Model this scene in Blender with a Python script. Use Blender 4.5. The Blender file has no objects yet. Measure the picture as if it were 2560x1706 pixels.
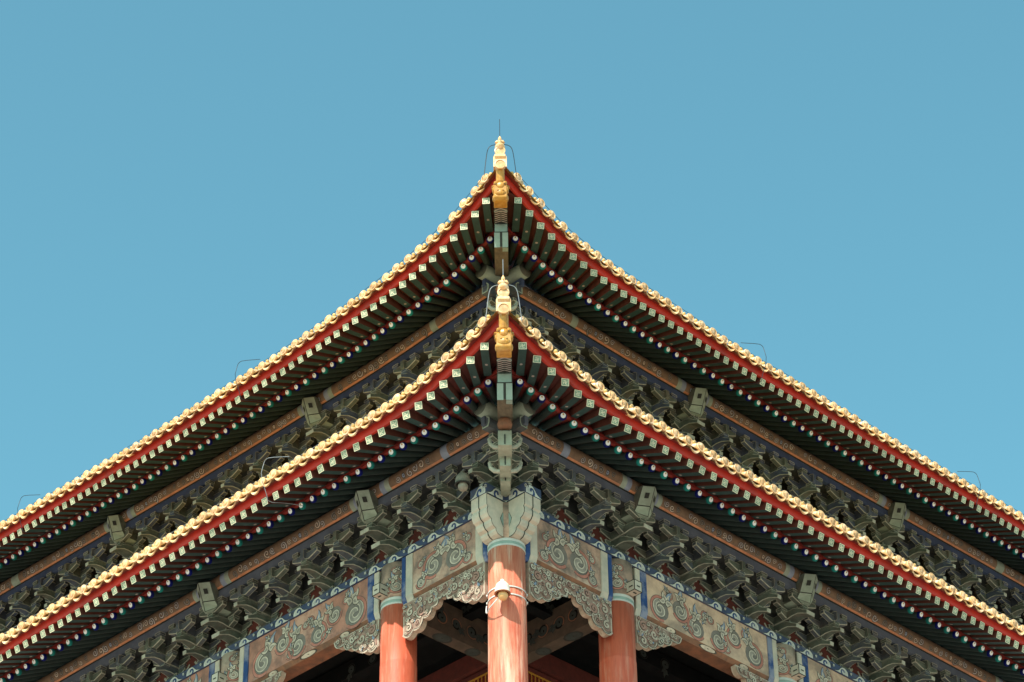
import bpy, bmesh, math, random
from mathutils import Matrix, Vector
random.seed(7)
scn = bpy.context.scene
COL = scn.collection
R2 = math.sqrt(0.5)
rad = math.radians

# ------------------------------------------------------------------ camera
def make_camera():
    cam = bpy.data.cameras.new('camera'); o = bpy.data.objects.new('camera', cam); COL.objects.link(o)
    yaw, pit, rol = rad(0.0908), rad(35.4514), rad(-0.8395)
    fw = Vector((math.sin(yaw)*math.cos(pit), math.cos(yaw)*math.cos(pit), math.sin(pit)))
    rt = Vector((math.cos(yaw), -math.sin(yaw), 0)); up = rt.cross(fw)
    r2 = rt*math.cos(rol)+up*math.sin(rol); u2 = up*math.cos(rol)-rt*math.sin(rol)
    m = Matrix((r2, u2, -fw)).transposed().to_4x4()
    m.translation = Vector((0.1052, -57.3409, -34.9723))
    o.matrix_world = m
    cam.sensor_width = 36; cam.sensor_fit = 'HORIZONTAL'; cam.lens = 36*7346.24/2560
    cam.clip_start = 0.5; cam.clip_end = 4000
    scn.camera = o
make_camera()

# ------------------------------------------------------------------ light
SUN_PHI, SUN_EL = 27.0, 46.0          # degrees left of the camera axis, elevation
SUN_STRENGTH, SKY_STRENGTH, EXPOSURE = 3.9, 0.15, 0.8
w = bpy.data.worlds.new('World'); scn.world = w; w.use_nodes = True
nt = w.node_tree; nt.nodes.clear()
sky = nt.nodes.new('ShaderNodeTexSky'); sky.sky_type = 'NISHITA'; sky.sun_disc = False
sky.sun_elevation = rad(SUN_EL); sky.sun_rotation = rad(180+SUN_PHI)
sky.air_density = 1.0; sky.dust_density = 1.2; sky.ozone_density = 1.0; sky.altitude = 50
tint = nt.nodes.new('ShaderNodeMix'); tint.data_type = 'RGBA'; tint.blend_type = 'MULTIPLY'
tint.inputs[0].default_value = 1.0; tint.inputs[7].default_value = (0.65, 1.12, 0.885, 1)
bg = nt.nodes.new('ShaderNodeBackground'); bg.inputs[1].default_value = SKY_STRENGTH
out = nt.nodes.new('ShaderNodeOutputWorld')
nt.links.new(sky.outputs[0], tint.inputs[6]); nt.links.new(tint.outputs[2], bg.inputs[0]); nt.links.new(bg.outputs[0], out.inputs[0])
ph, el = rad(SUN_PHI), rad(SUN_EL)
to_sun = Vector((-math.sin(ph)*math.cos(el), -math.cos(ph)*math.cos(el), math.sin(el)))
sl = bpy.data.lights.new('sun', 'SUN'); sl.energy = SUN_STRENGTH; sl.angle = rad(0.53); sl.color = (1.0, 0.885, 0.775)
so = bpy.data.objects.new('sun', sl); COL.objects.link(so); so.rotation_euler = to_sun.to_track_quat('Z', 'Y').to_euler()
so.location = to_sun*80
vs = scn.view_settings; vs.view_transform = 'Standard'; vs.look = 'None'; vs.exposure = EXPOSURE; vs.gamma = 1; vs.use_curve_mapping = False
scn.cycles.max_bounces = 8; scn.cycles.diffuse_bounces = 5

# ------------------------------------------------------------------ materials
def mat(name, c1, c2=None, rough=0.6, scale=5.0, stretch=(1, 1, 1), bump=0.0, coat=0.0, rnd=0.12, contrast=(0.35, 0.65), spec=0.4, c3=None, c3amt=0.5):
    m = bpy.data.materials.new(name); m.use_nodes = True; t = m.node_tree; n = t.nodes; L = t.links
    b = n['Principled BSDF']; b.inputs['Roughness'].default_value = rough
    b.inputs['Specular IOR Level'].default_value = spec
    if coat: b.inputs['Coat Weight'].default_value = coat; b.inputs['Coat Roughness'].default_value = 0.2
    if c2 is None: c2 = tuple(x*0.72 for x in c1)
    geo = n.new('ShaderNodeNewGeometry'); mp = n.new('ShaderNodeMapping'); mp.inputs['Scale'].default_value = stretch
    L.new(geo.outputs['Position'], mp.inputs['Vector'])
    no = n.new('ShaderNodeTexNoise'); no.inputs['Scale'].default_value = scale; no.inputs['Detail'].default_value = 6; no.inputs['Roughness'].default_value = 0.62
    L.new(mp.outputs[0], no.inputs['Vector'])
    rp = n.new('ShaderNodeValToRGB'); rp.color_ramp.elements[0].position = contrast[0]; rp.color_ramp.elements[1].position = contrast[1]
    rp.color_ramp.elements[0].color = (*c2, 1); rp.color_ramp.elements[1].color = (*c1, 1)
    L.new(no.outputs[0], rp.inputs[0]); last = rp.outputs[0]
    if c3:
        n2 = n.new('ShaderNodeTexNoise'); n2.inputs['Scale'].default_value = scale*0.37; n2.inputs['Detail'].default_value = 8; n2.inputs['Roughness'].default_value = 0.7
        L.new(mp.outputs[0], n2.inputs['Vector'])
        r3 = n.new('ShaderNodeValToRGB'); r3.color_ramp.elements[0].position = 0.5; r3.color_ramp.elements[1].position = 0.62
        r3.color_ramp.elements[0].color = (0, 0, 0, 1); r3.color_ramp.elements[1].color = (c3amt,)*3+(1,)
        L.new(n2.outputs[0], r3.inputs[0])
        mx = n.new('ShaderNodeMix'); mx.data_type = 'RGBA'; L.new(r3.outputs[0], mx.inputs[0]); L.new(last, mx.inputs[6]); mx.inputs[7].default_value = (*c3, 1)
        last = mx.outputs[2]
    if rnd:
        oi = n.new('ShaderNodeObjectInfo'); mr = n.new('ShaderNodeMapRange'); mr.inputs[3].default_value = 1-rnd; mr.inputs[4].default_value = 1+rnd
        L.new(oi.outputs['Random'], mr.inputs[0])
        hs = n.new('ShaderNodeHueSaturation'); L.new(last, hs.inputs['Color']); L.new(mr.outputs[0], hs.inputs['Value']); last = hs.outputs[0]
    L.new(last, b.inputs['Base Color'])
    if bump:
        bn = n.new('ShaderNodeBump'); bn.inputs['Strength'].default_value = bump; bn.inputs['Distance'].default_value = 0.02
        n3 = n.new('ShaderNodeTexNoise'); n3.inputs['Scale'].default_value = scale*4; n3.inputs['Detail'].default_value = 4; L.new(mp.outputs[0], n3.inputs['Vector'])
        L.new(n3.outputs[0], bn.inputs['Height']); L.new(bn.outputs[0], b.inputs['Normal'])
    return m

M = {}
M['column_red'] = mat('column red', (0.58, 0.118, 0.062), (0.46, 0.085, 0.044), rough=0.5, scale=3, stretch=(5, 5, 0.5), spec=0.35, rnd=0, c3=(0.62, 0.25, 0.17), c3amt=0.6, bump=0.12)
M['column_faded'] = mat('column faded', (0.64, 0.21, 0.13), (0.48, 0.10, 0.056), rough=0.52, scale=2.6, stretch=(5, 5, 0.45), spec=0.35, rnd=0, contrast=(0.36, 0.6), c3=(0.72, 0.45, 0.34), c3amt=0.75, bump=0.15)
M['fascia_red'] = mat('fascia red', (0.54, 0.034, 0.019), (0.40, 0.026, 0.016), rough=0.55, scale=2, rnd=0, c3=(0.26, 0.035, 0.025), c3amt=0.6)
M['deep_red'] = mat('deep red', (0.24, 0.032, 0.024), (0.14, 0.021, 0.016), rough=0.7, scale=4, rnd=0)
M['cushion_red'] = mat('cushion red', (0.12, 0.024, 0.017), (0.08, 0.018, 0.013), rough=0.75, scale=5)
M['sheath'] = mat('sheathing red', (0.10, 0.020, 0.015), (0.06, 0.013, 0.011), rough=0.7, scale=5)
M['small_fascia'] = mat('small fascia red', (0.23, 0.022, 0.016), (0.16, 0.017, 0.013), rough=0.6, scale=3, rnd=0)
M['scroll_ink'] = mat('scroll ink', (0.075, 0.065, 0.055), (0.05, 0.044, 0.038), rough=0.85, scale=6, rnd=0)
M['scroll_core'] = mat('scroll core', (0.32, 0.275, 0.23), (0.21, 0.18, 0.15), rough=0.8, scale=5, rnd=0.1, contrast=(0.38, 0.6))
M['scroll_pale'] = mat('scroll pale', (0.55, 0.465, 0.37), (0.38, 0.315, 0.25), rough=0.8, scale=5, rnd=0.1, contrast=(0.38, 0.6))
M['board_red'] = mat('board red', (0.13, 0.026, 0.019), (0.08, 0.018, 0.014), rough=0.75, scale=5)
M['wood_side'] = mat('rafter side red', (0.11, 0.033, 0.022), (0.075, 0.023, 0.016), rough=0.65, scale=5)
M['rafter_green'] = mat('rafter green', (0.021, 0.056, 0.054), (0.014, 0.040, 0.040), rough=0.55, scale=5)
M['rafter_dark'] = mat('round rafter green', (0.020, 0.038, 0.036), (0.012, 0.025, 0.025), rough=0.6, scale=5)
M['pale_gold'] = mat('pale gold paint', (0.68, 0.61, 0.43), (0.54, 0.49, 0.35), rough=0.6, scale=9, rnd=0.16)
M['fret_green'] = mat('fret green', (0.14, 0.24, 0.165), (0.10, 0.18, 0.125), rough=0.6, scale=9)
M['cap_blue'] = mat('cap blue', (0.002, 0.007, 0.11), (0.002, 0.005, 0.085), rough=0.6, scale=6, rnd=0.2, spec=0.1)
M['cap_teal'] = mat('cap teal', (0.012, 0.18, 0.165), (0.010, 0.14, 0.13), rough=0.6, scale=6, rnd=0.2, spec=0.1)
M['white'] = mat('white paint', (0.80, 0.87, 0.90), (0.72, 0.79, 0.82), rough=0.5, scale=9)
M['tan'] = mat('tan paint', (0.52, 0.36, 0.17), rough=0.5, scale=9)
M['tile'] = mat('glazed tile', (0.79, 0.50, 0.26), (0.66, 0.37, 0.16), rough=0.45, scale=10, coat=0.1, rnd=0.16, spec=0.35, c3=(0.82, 0.63, 0.47), c3amt=0.75)
M['tile_face'] = mat('glazed tile face', (0.62, 0.36, 0.17), (0.48, 0.25, 0.11), rough=0.5, scale=14, coat=0.05, rnd=0.25, spec=0.3, c3=(0.70, 0.52, 0.38), c3amt=0.6)
M['amber'] = mat('amber glaze', (0.55, 0.26, 0.035), (0.36, 0.15, 0.02), rough=0.38, scale=9, coat=0.15, rnd=0, spec=0.4, c3=(0.6, 0.4, 0.16), c3amt=0.4)
M['roof'] = mat('roof glaze', (0.5, 0.3, 0.08), (0.38, 0.22, 0.06), rough=0.4, scale=3, rnd=0)
M['mortar'] = mat('mortar brown', (0.19, 0.11, 0.065), (0.10, 0.06, 0.04), rough=0.9, scale=12, rnd=0)
M['br_green'] = mat('bracket green', (0.105, 0.125, 0.10), (0.062, 0.074, 0.062), rough=0.85, scale=6, rnd=0.22, c3=(0.14, 0.12, 0.092), c3amt=0.65)
M['br_blue'] = mat('bracket blue', (0.090, 0.105, 0.122), (0.055, 0.064, 0.078), rough=0.85, scale=6, rnd=0.22, c3=(0.13, 0.115, 0.092), c3amt=0.65)
M['br_blue_up'] = mat('bracket blue upper', (0.075, 0.093, 0.138), (0.046, 0.058, 0.09), rough=0.85, scale=6, rnd=0.2, c3=(0.095, 0.10, 0.085), c3amt=0.5)
M['br_edge'] = mat('bracket pale edge', (0.40, 0.39, 0.32), (0.27, 0.265, 0.22), rough=0.8, scale=8)
M['ink'] = mat('ink line', (0.028, 0.03, 0.026), (0.02, 0.022, 0.02), rough=0.8, scale=8, rnd=0)
M['head_green'] = mat('beam head green', (0.30, 0.365, 0.295), (0.235, 0.29, 0.235), rough=0.75, scale=4, c3=(0.2, 0.215, 0.175), c3amt=0.55, rnd=0.10)
M['nose_green'] = mat('nose green', (0.34, 0.355, 0.28), (0.25, 0.27, 0.215), rough=0.7, scale=5, c3=(0.25, 0.23, 0.18), c3amt=0.45, rnd=0.06)
M['hip_green'] = mat('hip rafter green', (0.27, 0.35, 0.31), (0.21, 0.28, 0.25), rough=0.6, scale=5, rnd=0.05)
M['hip_brown'] = mat('hip rafter bare wood', (0.15, 0.12, 0.08), (0.08, 0.066, 0.046), rough=0.85, scale=4, stretch=(3, 1, 1), rnd=0)
M['slate_board'] = mat('slate board', (0.105, 0.125, 0.165), (0.075, 0.09, 0.125), rough=0.8, scale=3, rnd=0)
M['tie_dark'] = mat('tie beam dark', (0.06, 0.065, 0.066), (0.035, 0.04, 0.042), rough=0.85, scale=4, rnd=0)
M['blue_board'] = mat('blue board', (0.05, 0.075, 0.15), (0.035, 0.052, 0.10), rough=0.75, scale=3, rnd=0)
M['orange'] = mat('orange purlin', (0.56, 0.235, 0.115), (0.40, 0.15, 0.07), rough=0.7, scale=5, rnd=0, c3=(0.3, 0.16, 0.10), c3amt=0.6)
M['olive'] = mat('olive paint', (0.20, 0.125, 0.078), (0.13, 0.082, 0.052), rough=0.75, scale=8, rnd=0)
M['beam'] = mat('worn beam paint', (0.42, 0.26, 0.195), (0.185, 0.13, 0.105), rough=0.85, scale=2.8, rnd=0, c3=(0.58, 0.41, 0.31), c3amt=0.75, bump=0.25, contrast=(0.38, 0.60))
M['beam_red'] = mat('worn beam reddish', (0.42, 0.19, 0.135), (0.22, 0.115, 0.09), rough=0.8, scale=2.2, rnd=0, c3=(0.60, 0.36, 0.27), c3amt=0.7, bump=0.2, contrast=(0.38, 0.60))
M['beam_pale'] = mat('worn beam pale', (0.60, 0.405, 0.285), (0.38, 0.255, 0.19), rough=0.8, scale=2.4, rnd=0, c3=(0.22, 0.16, 0.125), c3amt=0.7, bump=0.2, contrast=(0.36, 0.60))
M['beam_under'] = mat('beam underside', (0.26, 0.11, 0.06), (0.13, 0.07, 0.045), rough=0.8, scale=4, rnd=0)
M['pale'] = mat('pale paint', (0.54, 0.465, 0.38), (0.44, 0.385, 0.32), rough=0.8, scale=5, rnd=0.05, c3=(0.34, 0.335, 0.29), c3amt=0.6)
M['palecyan'] = mat('pale cyan paint', (0.53, 0.53, 0.49), (0.42, 0.43, 0.41), rough=0.7, scale=5, rnd=0.04)
M['band_blue'] = mat('cloud band blue', (0.045, 0.066, 0.135), (0.032, 0.048, 0.10), rough=0.7, scale=3, rnd=0, c3=(0.13, 0.13, 0.155), c3amt=0.7)
M['hoop_blue'] = mat('hoop blue', (0.018, 0.055, 0.19), (0.013, 0.038, 0.13), rough=0.6, scale=3, rnd=0, c3=(0.28, 0.28, 0.34), c3amt=0.7)
M['scroll_grey'] = mat('scroll grey', (0.20, 0.165, 0.14), (0.14, 0.12, 0.105), rough=0.75, scale=6, rnd=0)
M['scroll_red'] = mat('scroll red', (0.47, 0.18, 0.135), (0.32, 0.125, 0.095), rough=0.8, scale=5, rnd=0.1, contrast=(0.38, 0.6))
M['scroll_blue'] = mat('scroll blue', (0.24, 0.28, 0.36), (0.18, 0.21, 0.28), rough=0.75, scale=6, rnd=0)
M['carve'] = mat('carved board', (0.30, 0.20, 0.155), (0.19, 0.125, 0.095), rough=0.85, scale=9, rnd=0, c3=(0.36, 0.21, 0.17), c3amt=0.6)
M['carve_red'] = mat('carved board red', (0.36, 0.20, 0.155), (0.24, 0.13, 0.10), rough=0.8, scale=9, rnd=0)
M['carve_hi'] = mat('carved board pale', (0.47, 0.37, 0.29), (0.32, 0.245, 0.19), rough=0.85, scale=9, rnd=0, c3=(0.52, 0.45, 0.37), c3amt=0.6)
M['stripe_grey'] = mat('stripe grey', (0.36, 0.31, 0.29), (0.27, 0.235, 0.225), rough=0.7, scale=6, rnd=0)
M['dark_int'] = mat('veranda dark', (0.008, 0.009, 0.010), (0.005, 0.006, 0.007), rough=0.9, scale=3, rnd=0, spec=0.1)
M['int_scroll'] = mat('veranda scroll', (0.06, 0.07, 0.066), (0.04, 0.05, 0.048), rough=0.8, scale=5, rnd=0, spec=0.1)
M['gold'] = mat('gold lattice', (0.55, 0.3, 0.05), (0.4, 0.2, 0.03), rough=0.35, scale=5, rnd=0)
M['wire'] = mat('wire grey', (0.25, 0.27, 0.3), rough=0.4, scale=5, rnd=0)
M['wire_dark'] = mat('wire dark', (0.02, 0.03, 0.045), rough=0.5, scale=5, rnd=0)
M['wire_white'] = mat('wire white', (0.72, 0.70, 0.68), rough=0.45, scale=5, rnd=0)
M['lamp_white'] = mat('lamp white', (0.78, 0.72, 0.64), (0.7, 0.62, 0.54), rough=0.35, scale=8, rnd=0)
M['lamp_globe'] = mat('lamp globe', (0.74, 0.42, 0.19), (0.62, 0.32, 0.12), rough=0.25, scale=4, rnd=0, coat=0.2)
M['lamp_shaded'] = mat('lamp shaded', (0.28, 0.25, 0.20), (0.16, 0.145, 0.12), rough=0.5, scale=8, rnd=0)  # grey-bronze lamp colour, darkened to hold the shade among the brackets
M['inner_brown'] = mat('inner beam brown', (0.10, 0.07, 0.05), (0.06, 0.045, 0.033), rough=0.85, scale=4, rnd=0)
M['knob'] = mat('tile nail cap', (0.66, 0.43, 0.16), (0.56, 0.34, 0.11), rough=0.4, scale=7, rnd=0.12)
M['lamp_rim'] = mat('lamp rim', (0.36, 0.13, 0.06), rough=0.5, scale=8, rnd=0)
M['stone'] = mat('stone paving', (0.50, 0.405, 0.33), (0.40, 0.32, 0.26), rough=0.85, scale=0.8, rnd=0)
M['wall_red'] = mat('platform wall red', (0.30, 0.06, 0.04), (0.22, 0.045, 0.03), rough=0.85, scale=0.6, rnd=0)

# ------------------------------------------------------------------ mesh helpers
class MB:
    def __init__(s): s.v = []; s.f = []; s.m = []; s.ins = []
    def add(s, vs, fs, mi=0, T=None):
        b = len(s.v)
        s.v += [tuple(T(*p)) if T else tuple(p) for p in vs]
        for i, f in enumerate(fs):
            s.f.append(tuple(b+k for k in f)); s.m.append(mi[i] if isinstance(mi, (list, tuple)) else mi)
    def box(s, x0, x1, y0, y1, z0, z1, mi=0, T=None):
        v = [(x, y, z) for z in (z0, z1) for y in (y0, y1) for x in (x0, x1)]
        s.add(v, [(0, 2, 3, 1), (4, 5, 7, 6), (0, 1, 5, 4), (2, 6, 7, 3), (0, 4, 6, 2), (1, 3, 7, 5)], mi, T)
    def prism(s, poly, a0, a1, axis='x', mi=0, cap=None, T=None, inset=False):
        n = len(poly)
        def mk(p, a):
            return (a, p[0], p[1]) if axis == 'x' else ((p[0], a, p[1]) if axis == 'y' else (p[0], p[1], a))
        v = [mk(p, a0) for p in poly]+[mk(p, a1) for p in poly]
        fs = [(i, (i+1) % n, n+(i+1) % n, n+i) for i in range(n)]
        k = len(s.f); s.add(v, fs+[tuple(range(n))[::-1], tuple(range(n, 2*n))], [mi]*n+[mi if cap is None else cap]*2, T)
        if inset: s.ins += [k+n, k+n+1]
    def tube(s, pts, r, n=8, mi=0, T=None, caps=True):
        pts = [Vector(p) for p in pts]; rings = []; up = Vector((0.13, 0.21, 1)).normalized()
        for i, p in enumerate(pts):
            d = (pts[min(i+1, len(pts)-1)]-pts[max(i-1, 0)]).normalized()
            a = d.cross(up); a = a.normalized() if a.length > 1e-4 else Vector((1, 0, 0)); b = d.cross(a)
            rr = r[i] if isinstance(r, (list, tuple)) else r
            rings.append([tuple(p+(a*math.cos(2*math.pi*k/n)+b*math.sin(2*math.pi*k/n))*rr) for k in range(n)])
        v = [q for rg in rings for q in rg]; fs = []
        for i in range(len(pts)-1):
            for k in range(n): fs.append((i*n+k, i*n+(k+1) % n, (i+1)*n+(k+1) % n, (i+1)*n+k))
        if caps: fs += [tuple(range(n))[::-1], tuple((len(pts)-1)*n+k for k in range(n))]
        s.add(v, fs, mi, T)
    def lathe(s, prof, n=16, mi=0, T=None):          # prof: (r, h) about local z
        v = []; fs = []
        for r, h in prof: v += [(r*math.cos(2*math.pi*k/n), r*math.sin(2*math.pi*k/n), h) for k in range(n)]
        for i in range(len(prof)-1):
            for k in range(n): fs.append((i*n+k, i*n+(k+1) % n, (i+1)*n+(k+1) % n, (i+1)*n+k))
        fs += [tuple(range(n))[::-1], tuple((len(prof)-1)*n+k for k in range(n))]
        mm = mi if not isinstance(mi, (list, tuple)) else [m_ for m_ in mi for _ in range(n)]+[mi[0], mi[-1]]
        s.add(v, fs, mm, T)
    def ellip(s, c, r, n=12, m=8, mi=0, T=None):
        prof = []; v = []; fs = []
        for i in range(m+1):
            a = math.pi*(i+0.02*(i == 0)-0.02*(i == m))/m
            for k in range(n):
                t = 2*math.pi*k/n
                v.append((c[0]+r[0]*math.sin(a)*math.cos(t), c[1]+r[1]*math.sin(a)*math.sin(t), c[2]-r[2]*math.cos(a)))
        for i in range(m):
            for k in range(n): fs.append((i*n+k, i*n+(k+1) % n, (i+1)*n+(k+1) % n, (i+1)*n+k))
        fs += [tuple(range(n))[::-1], tuple(m*n+k for k in range(n))]
        s.add(v, fs, mi, T)
    def ribbon(s, pts, wid, mi, T, h=0.0):            # pts 2-D (a, b); T(a, b, h) -> 3-D
        n = len(pts); L = []; Rr = []
        for i, p in enumerate(pts):
            q0 = pts[max(i-1, 0)]; q1 = pts[min(i+1, n-1)]; dx, dy = q1[0]-q0[0], q1[1]-q0[1]; l = math.hypot(dx, dy) or 1
            ww = (wid[i] if isinstance(wid, (list, tuple)) else wid)/2
            L.append((p[0]-dy/l*ww, p[1]+dx/l*ww)); Rr.append((p[0]+dy/l*ww, p[1]-dx/l*ww))
        s.add([(a, b, h) for a, b in L]+[(a, b, h) for a, b in Rr], [(i, i+1, n+i+1, n+i) for i in range(n-1)], mi, T)
    def poly(s, pts, mi, T, h=0.0):
        s.add([(a, b, h) for a, b in pts], [tuple(range(len(pts)))], mi, T)
    def mesh(s, name, mats, recalc=True, smooth=False, inset=0.0, ring=None, bevel=0.0):
        me = bpy.data.meshes.new(name); me.from_pydata(s.v, [], s.f); me.update()
        for m_ in mats: me.materials.append(M[m_] if isinstance(m_, str) else m_)
        me.polygons.foreach_set('material_index', s.m)
        if recalc or inset or bevel:
            bm = bmesh.new(); bm.from_mesh(me); bm.faces.ensure_lookup_table()
            if inset and s.ins:
                fl = [bm.faces[i] for i in s.ins if not isinstance(i, (list, tuple))]
                gl = [[bm.faces[k] for k in i] for i in s.ins if isinstance(i, (list, tuple))]
                r = bmesh.ops.inset_individual(bm, faces=fl, thickness=inset, depth=-0.003, use_even_offset=True)
                for f in r['faces']: f.material_index = ring
                for q in gl:
                    r = bmesh.ops.inset_region(bm, faces=q, thickness=inset, depth=-0.003, use_even_offset=True, use_boundary=True)
                    for f in r['faces']: f.material_index = ring
            if bevel:
                bmesh.ops.bevel(bm, geom=[e for e in bm.edges if e.is_manifold and e.calc_face_angle(0) > 0.6], offset=bevel, segments=1, affect='EDGES', material=-1)
            bmesh.ops.recalc_face_normals(bm, faces=bm.faces); bm.to_mesh(me); bm.free()
        if smooth: me.polygons.foreach_set('use_smooth', [True]*len(me.polygons))
        return me

WM = {}
def obj(name, me, parent=None, Mx=None):
    o = bpy.data.objects.new(name, me); COL.objects.link(o)
    Mx = Mx or Matrix.Identity(4); WM[o] = Mx
    if parent: o.parent = parent; o.matrix_parent_inverse = WM[parent].inverted()
    o.matrix_basis = Mx
    return o
def tag(o, label=None, cat=None, group=None, kind=None):
    if label: o['label'] = label
    if cat: o['category'] = cat
    if group: o['group'] = group
    if kind: o['kind'] = kind
    return o
def wp(side, s, o, z):
    if side == 'L': return ((-o-s)*R2, (s-o)*R2, z)
    return ((s+o)*R2, (s-o)*R2, z)
def fr(side, s, o, z):                                # frame: X along the wall, Y outward, Z up
    if side == 'L': X, Y = Vector((-R2, R2, 0)), Vector((-R2, -R2, 0))
    else: X, Y = Vector((-R2, -R2, 0)), Vector((R2, -R2, 0))
    m = Matrix((X, Y, Vector((0, 0, 1)))).transposed().to_4x4(); m.translation = Vector(wp(side, s, o, z)); return m
def Tw(side): return lambda s, o, z: wp(side, s, o, z)
def lerp(a, b, t): return a+(b-a)*t
def interp(tab, x):
    if x <= tab[0][0]: return tab[0][1]
    for (a, b), (c, d) in zip(tab, tab[1:]):
        if x <= c: return b+(d-b)*(x-a)/(c-a)
    return tab[-1][1]
def smooth(a, b, x):
    t = max(0, min(1, (x-a)/(b-a))); return t*t*(3-2*t)   # also works for b < a
SIDES = ('L', 'R')
def chaikin(p, n=2):
    p = [Vector(q) for q in p]
    for _ in range(n):
        o_ = [p[0]]
        for a, b in zip(p, p[1:]): o_ += [a*.75+b*.25, a*.25+b*.75]
        p = o_+[p[-1]]
    return p

# ------------------------------------------------------------------ main dimensions
B1, B2, B3 = 3.6, 5.8697, 8.4463
COLS = [B1, B1+B2, B1+B2+B3]
class Lower: pass
class Upper: pass
lo, up = Lower(), Upper()
lo.ax, lo.op, lo.zp, lo.of, lo.zf, lo.od, lo.zd, lo.orr, lo.zr, lo.smax = 0.0, 0.9, 2.509, 3.05, 2.28, 3.25, 2.72, 2.25, 2.34, 18.2
up.ax, up.op, up.zp, up.of, up.zf, up.od, up.zd, up.orr, up.zr, up.smax = -3.6, -2.3, 9.66, -0.15, 9.36, 0.05, 9.80, -0.95, 9.42, 26.5
lo.ef = [(-3.7, .42), (-2.72, .285), (-2.2, .22), (-1.7, .172), (-1.23, .135), (-.77, .085), (0, .035), (0.5, .012), (1, 0)]
lo.er = [(-2.4, .21), (-1.9, .155), (-1.45, .117), (-1.1, .098), (-.72, .06), (-.34, .03), (.02, .013), (.5, 0)]
up.ef = [(-.8, .68), (.22, .51), (.69, .434), (1.15, .36), (1.6, .30), (2.0, .245), (2.45, .205), (3.5, .135), (4.5, .095), (5.5, .068), (7, .03), (8.5, 0)]
up.er = [(.6, .40), (1.1, .32), (1.49, .262), (1.85, .224), (2.19, .182), (2.53, .15), (2.9, .117), (3.25, .097), (3.6, .072), (5, .03), (6.5, 0)]
def dz(lev, side, s):
    if lev is lo: return 0.0
    if side == 'L': return -0.085*smooth(2, 7, s)+max(0, s-14)*0.032
    return 0.085*smooth(2, 7, s)+max(0, s-15)*0.012
def pf(lev, side, s):
    e = interp(lev.ef, s); return lev.of+e, lev.zf+1.33*e+dz(lev, side, s)
def pd(lev, side, s):
    e = interp(lev.ef, s); return lev.od+e, lev.zd+1.33*e+dz(lev, side, s)
def pr(lev, side, s):
    e = interp(lev.er, s); return lev.orr+e, lev.zr+1.33*e+dz(lev, side, s)
def zpur(lev, side, s):
    return lev.zp+(0 if lev is lo else dz(lev, side, s)*0.75+0.13*(1-smooth(3, 8, s)))

lo.sf = [-2.74]
for d in (.51, .505, .47, .465, .435, .43, .428, .425, .425, .425, .42, .42, .415, .41): lo.sf.append(lo.sf[-1]+d)
while lo.sf[-1] < lo.smax: lo.sf.append(lo.sf[-1]+.392-.0035*(lo.sf[-1]-4))
lo.sr = [s if i > 11 else lerp(-1.9, lo.sf[11]+.02, i/11) for i, s in enumerate(lo.sf)]
up.sf = [.20]
for d in (.475, .465, .435, .44, .425, .41, .40, .39, .385, .38, .37, .365, .36): up.sf.append(up.sf[-1]+d)
while up.sf[-1] < up.smax: up.sf.append(up.sf[-1]+.364-.0015*max(0, up.sf[-1]-10))
up.sr = [s+interp([(0, .88), (5, .44), (13, .2), (19, 0)], i) for i, s in enumerate(up.sf)]
lo.sd = [-2.9]
while lo.sd[-1] < lo.smax-.3:
    s = lo.sd[-1]; lo.sd.append(s+(.45 if s < -.9 else (.43 if s < 4 else .434-.0015*(s-4))))
up.sd = [0.0]
while up.sd[-1] < up.smax-.3:
    s = up.sd[-1]; up.sd.append(s+(.465 if s < 2 else (.45 if s < 9 else .45-.002*(s-9))))

# ------------------------------------------------------------------ ground and platform
g = MB(); g.box(-900, 900, -900, 900, -38, -37)
tag(obj('ground', g.mesh('ground', ['stone'])), 'pale stone paved ground far below the hall', kind='structure')
g = MB()
g.add([wp('L', -4.3, 4.3, -7), wp('L', 60, 4.3, -7), wp('L', 60, -60, -7), wp('R', 60, 4.3, -7)], [(0, 1, 2, 3)], 0)
b_ = [wp('L', -4.3, 4.3, z) for z in (-7, -36.9)]+[wp('L', 60, 4.3, z) for z in (-7, -36.9)]+[wp('R', 60, 4.3, z) for z in (-7, -36.9)]
g.add(b_, [(0, 1, 3, 2), (0, 4, 5, 1)], 1)
tag(obj('terrace', g.mesh('terrace', ['stone', 'wall_red'], recalc=False)), 'stone floored red platform the hall stands on', kind='structure')

HALL = tag(obj('palace_hall', None, None, Matrix.Translation((0, 8, -7))),
           'ornate double eaved wooden palace hall with golden tiled roofs and red columns', 'palace')

# ------------------------------------------------------------------ roof slopes
def sweep(mb, side, svals, prof, mi=0, closed=True, mitre=True, lev=None, mis=None):
    rings = []
    for i, s in enumerate(svals):
        pts = prof(s); ring = []
        for (o_, z_) in pts: ring.append(wp(side, -o_ if (mitre and i == 0) else s, o_, z_))
        rings.append(ring)
    n = len(rings[0]); v = [p for r in rings for p in r]; fs = []; mm = []
    for i in range(len(rings)-1):
        for k in range(n if closed else n-1):
            fs.append((i*n+k, i*n+(k+1) % n, (i+1)*n+(k+1) % n, (i+1)*n+k)); mm.append(mis[k] if mis else mi)
    if closed: fs += [tuple(range(n)), tuple((len(rings)-1)*n+k for k in range(n))]; mm += [mm[0], mm[0]]
    mb.add(v, fs, mm)
def ssamp(lev, side, s0):
    a = [s0]; s = s0+.25
    while s < lev.smax: a.append(s); s += .3 if s < s0+9 else .6
    a.append(lev.smax); return a
def corner_s(fn, lev, side):
    s = -4.0
    while s < 3:
        if s > -fn(lev, side, s)[0]: return s
        s += .01
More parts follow.
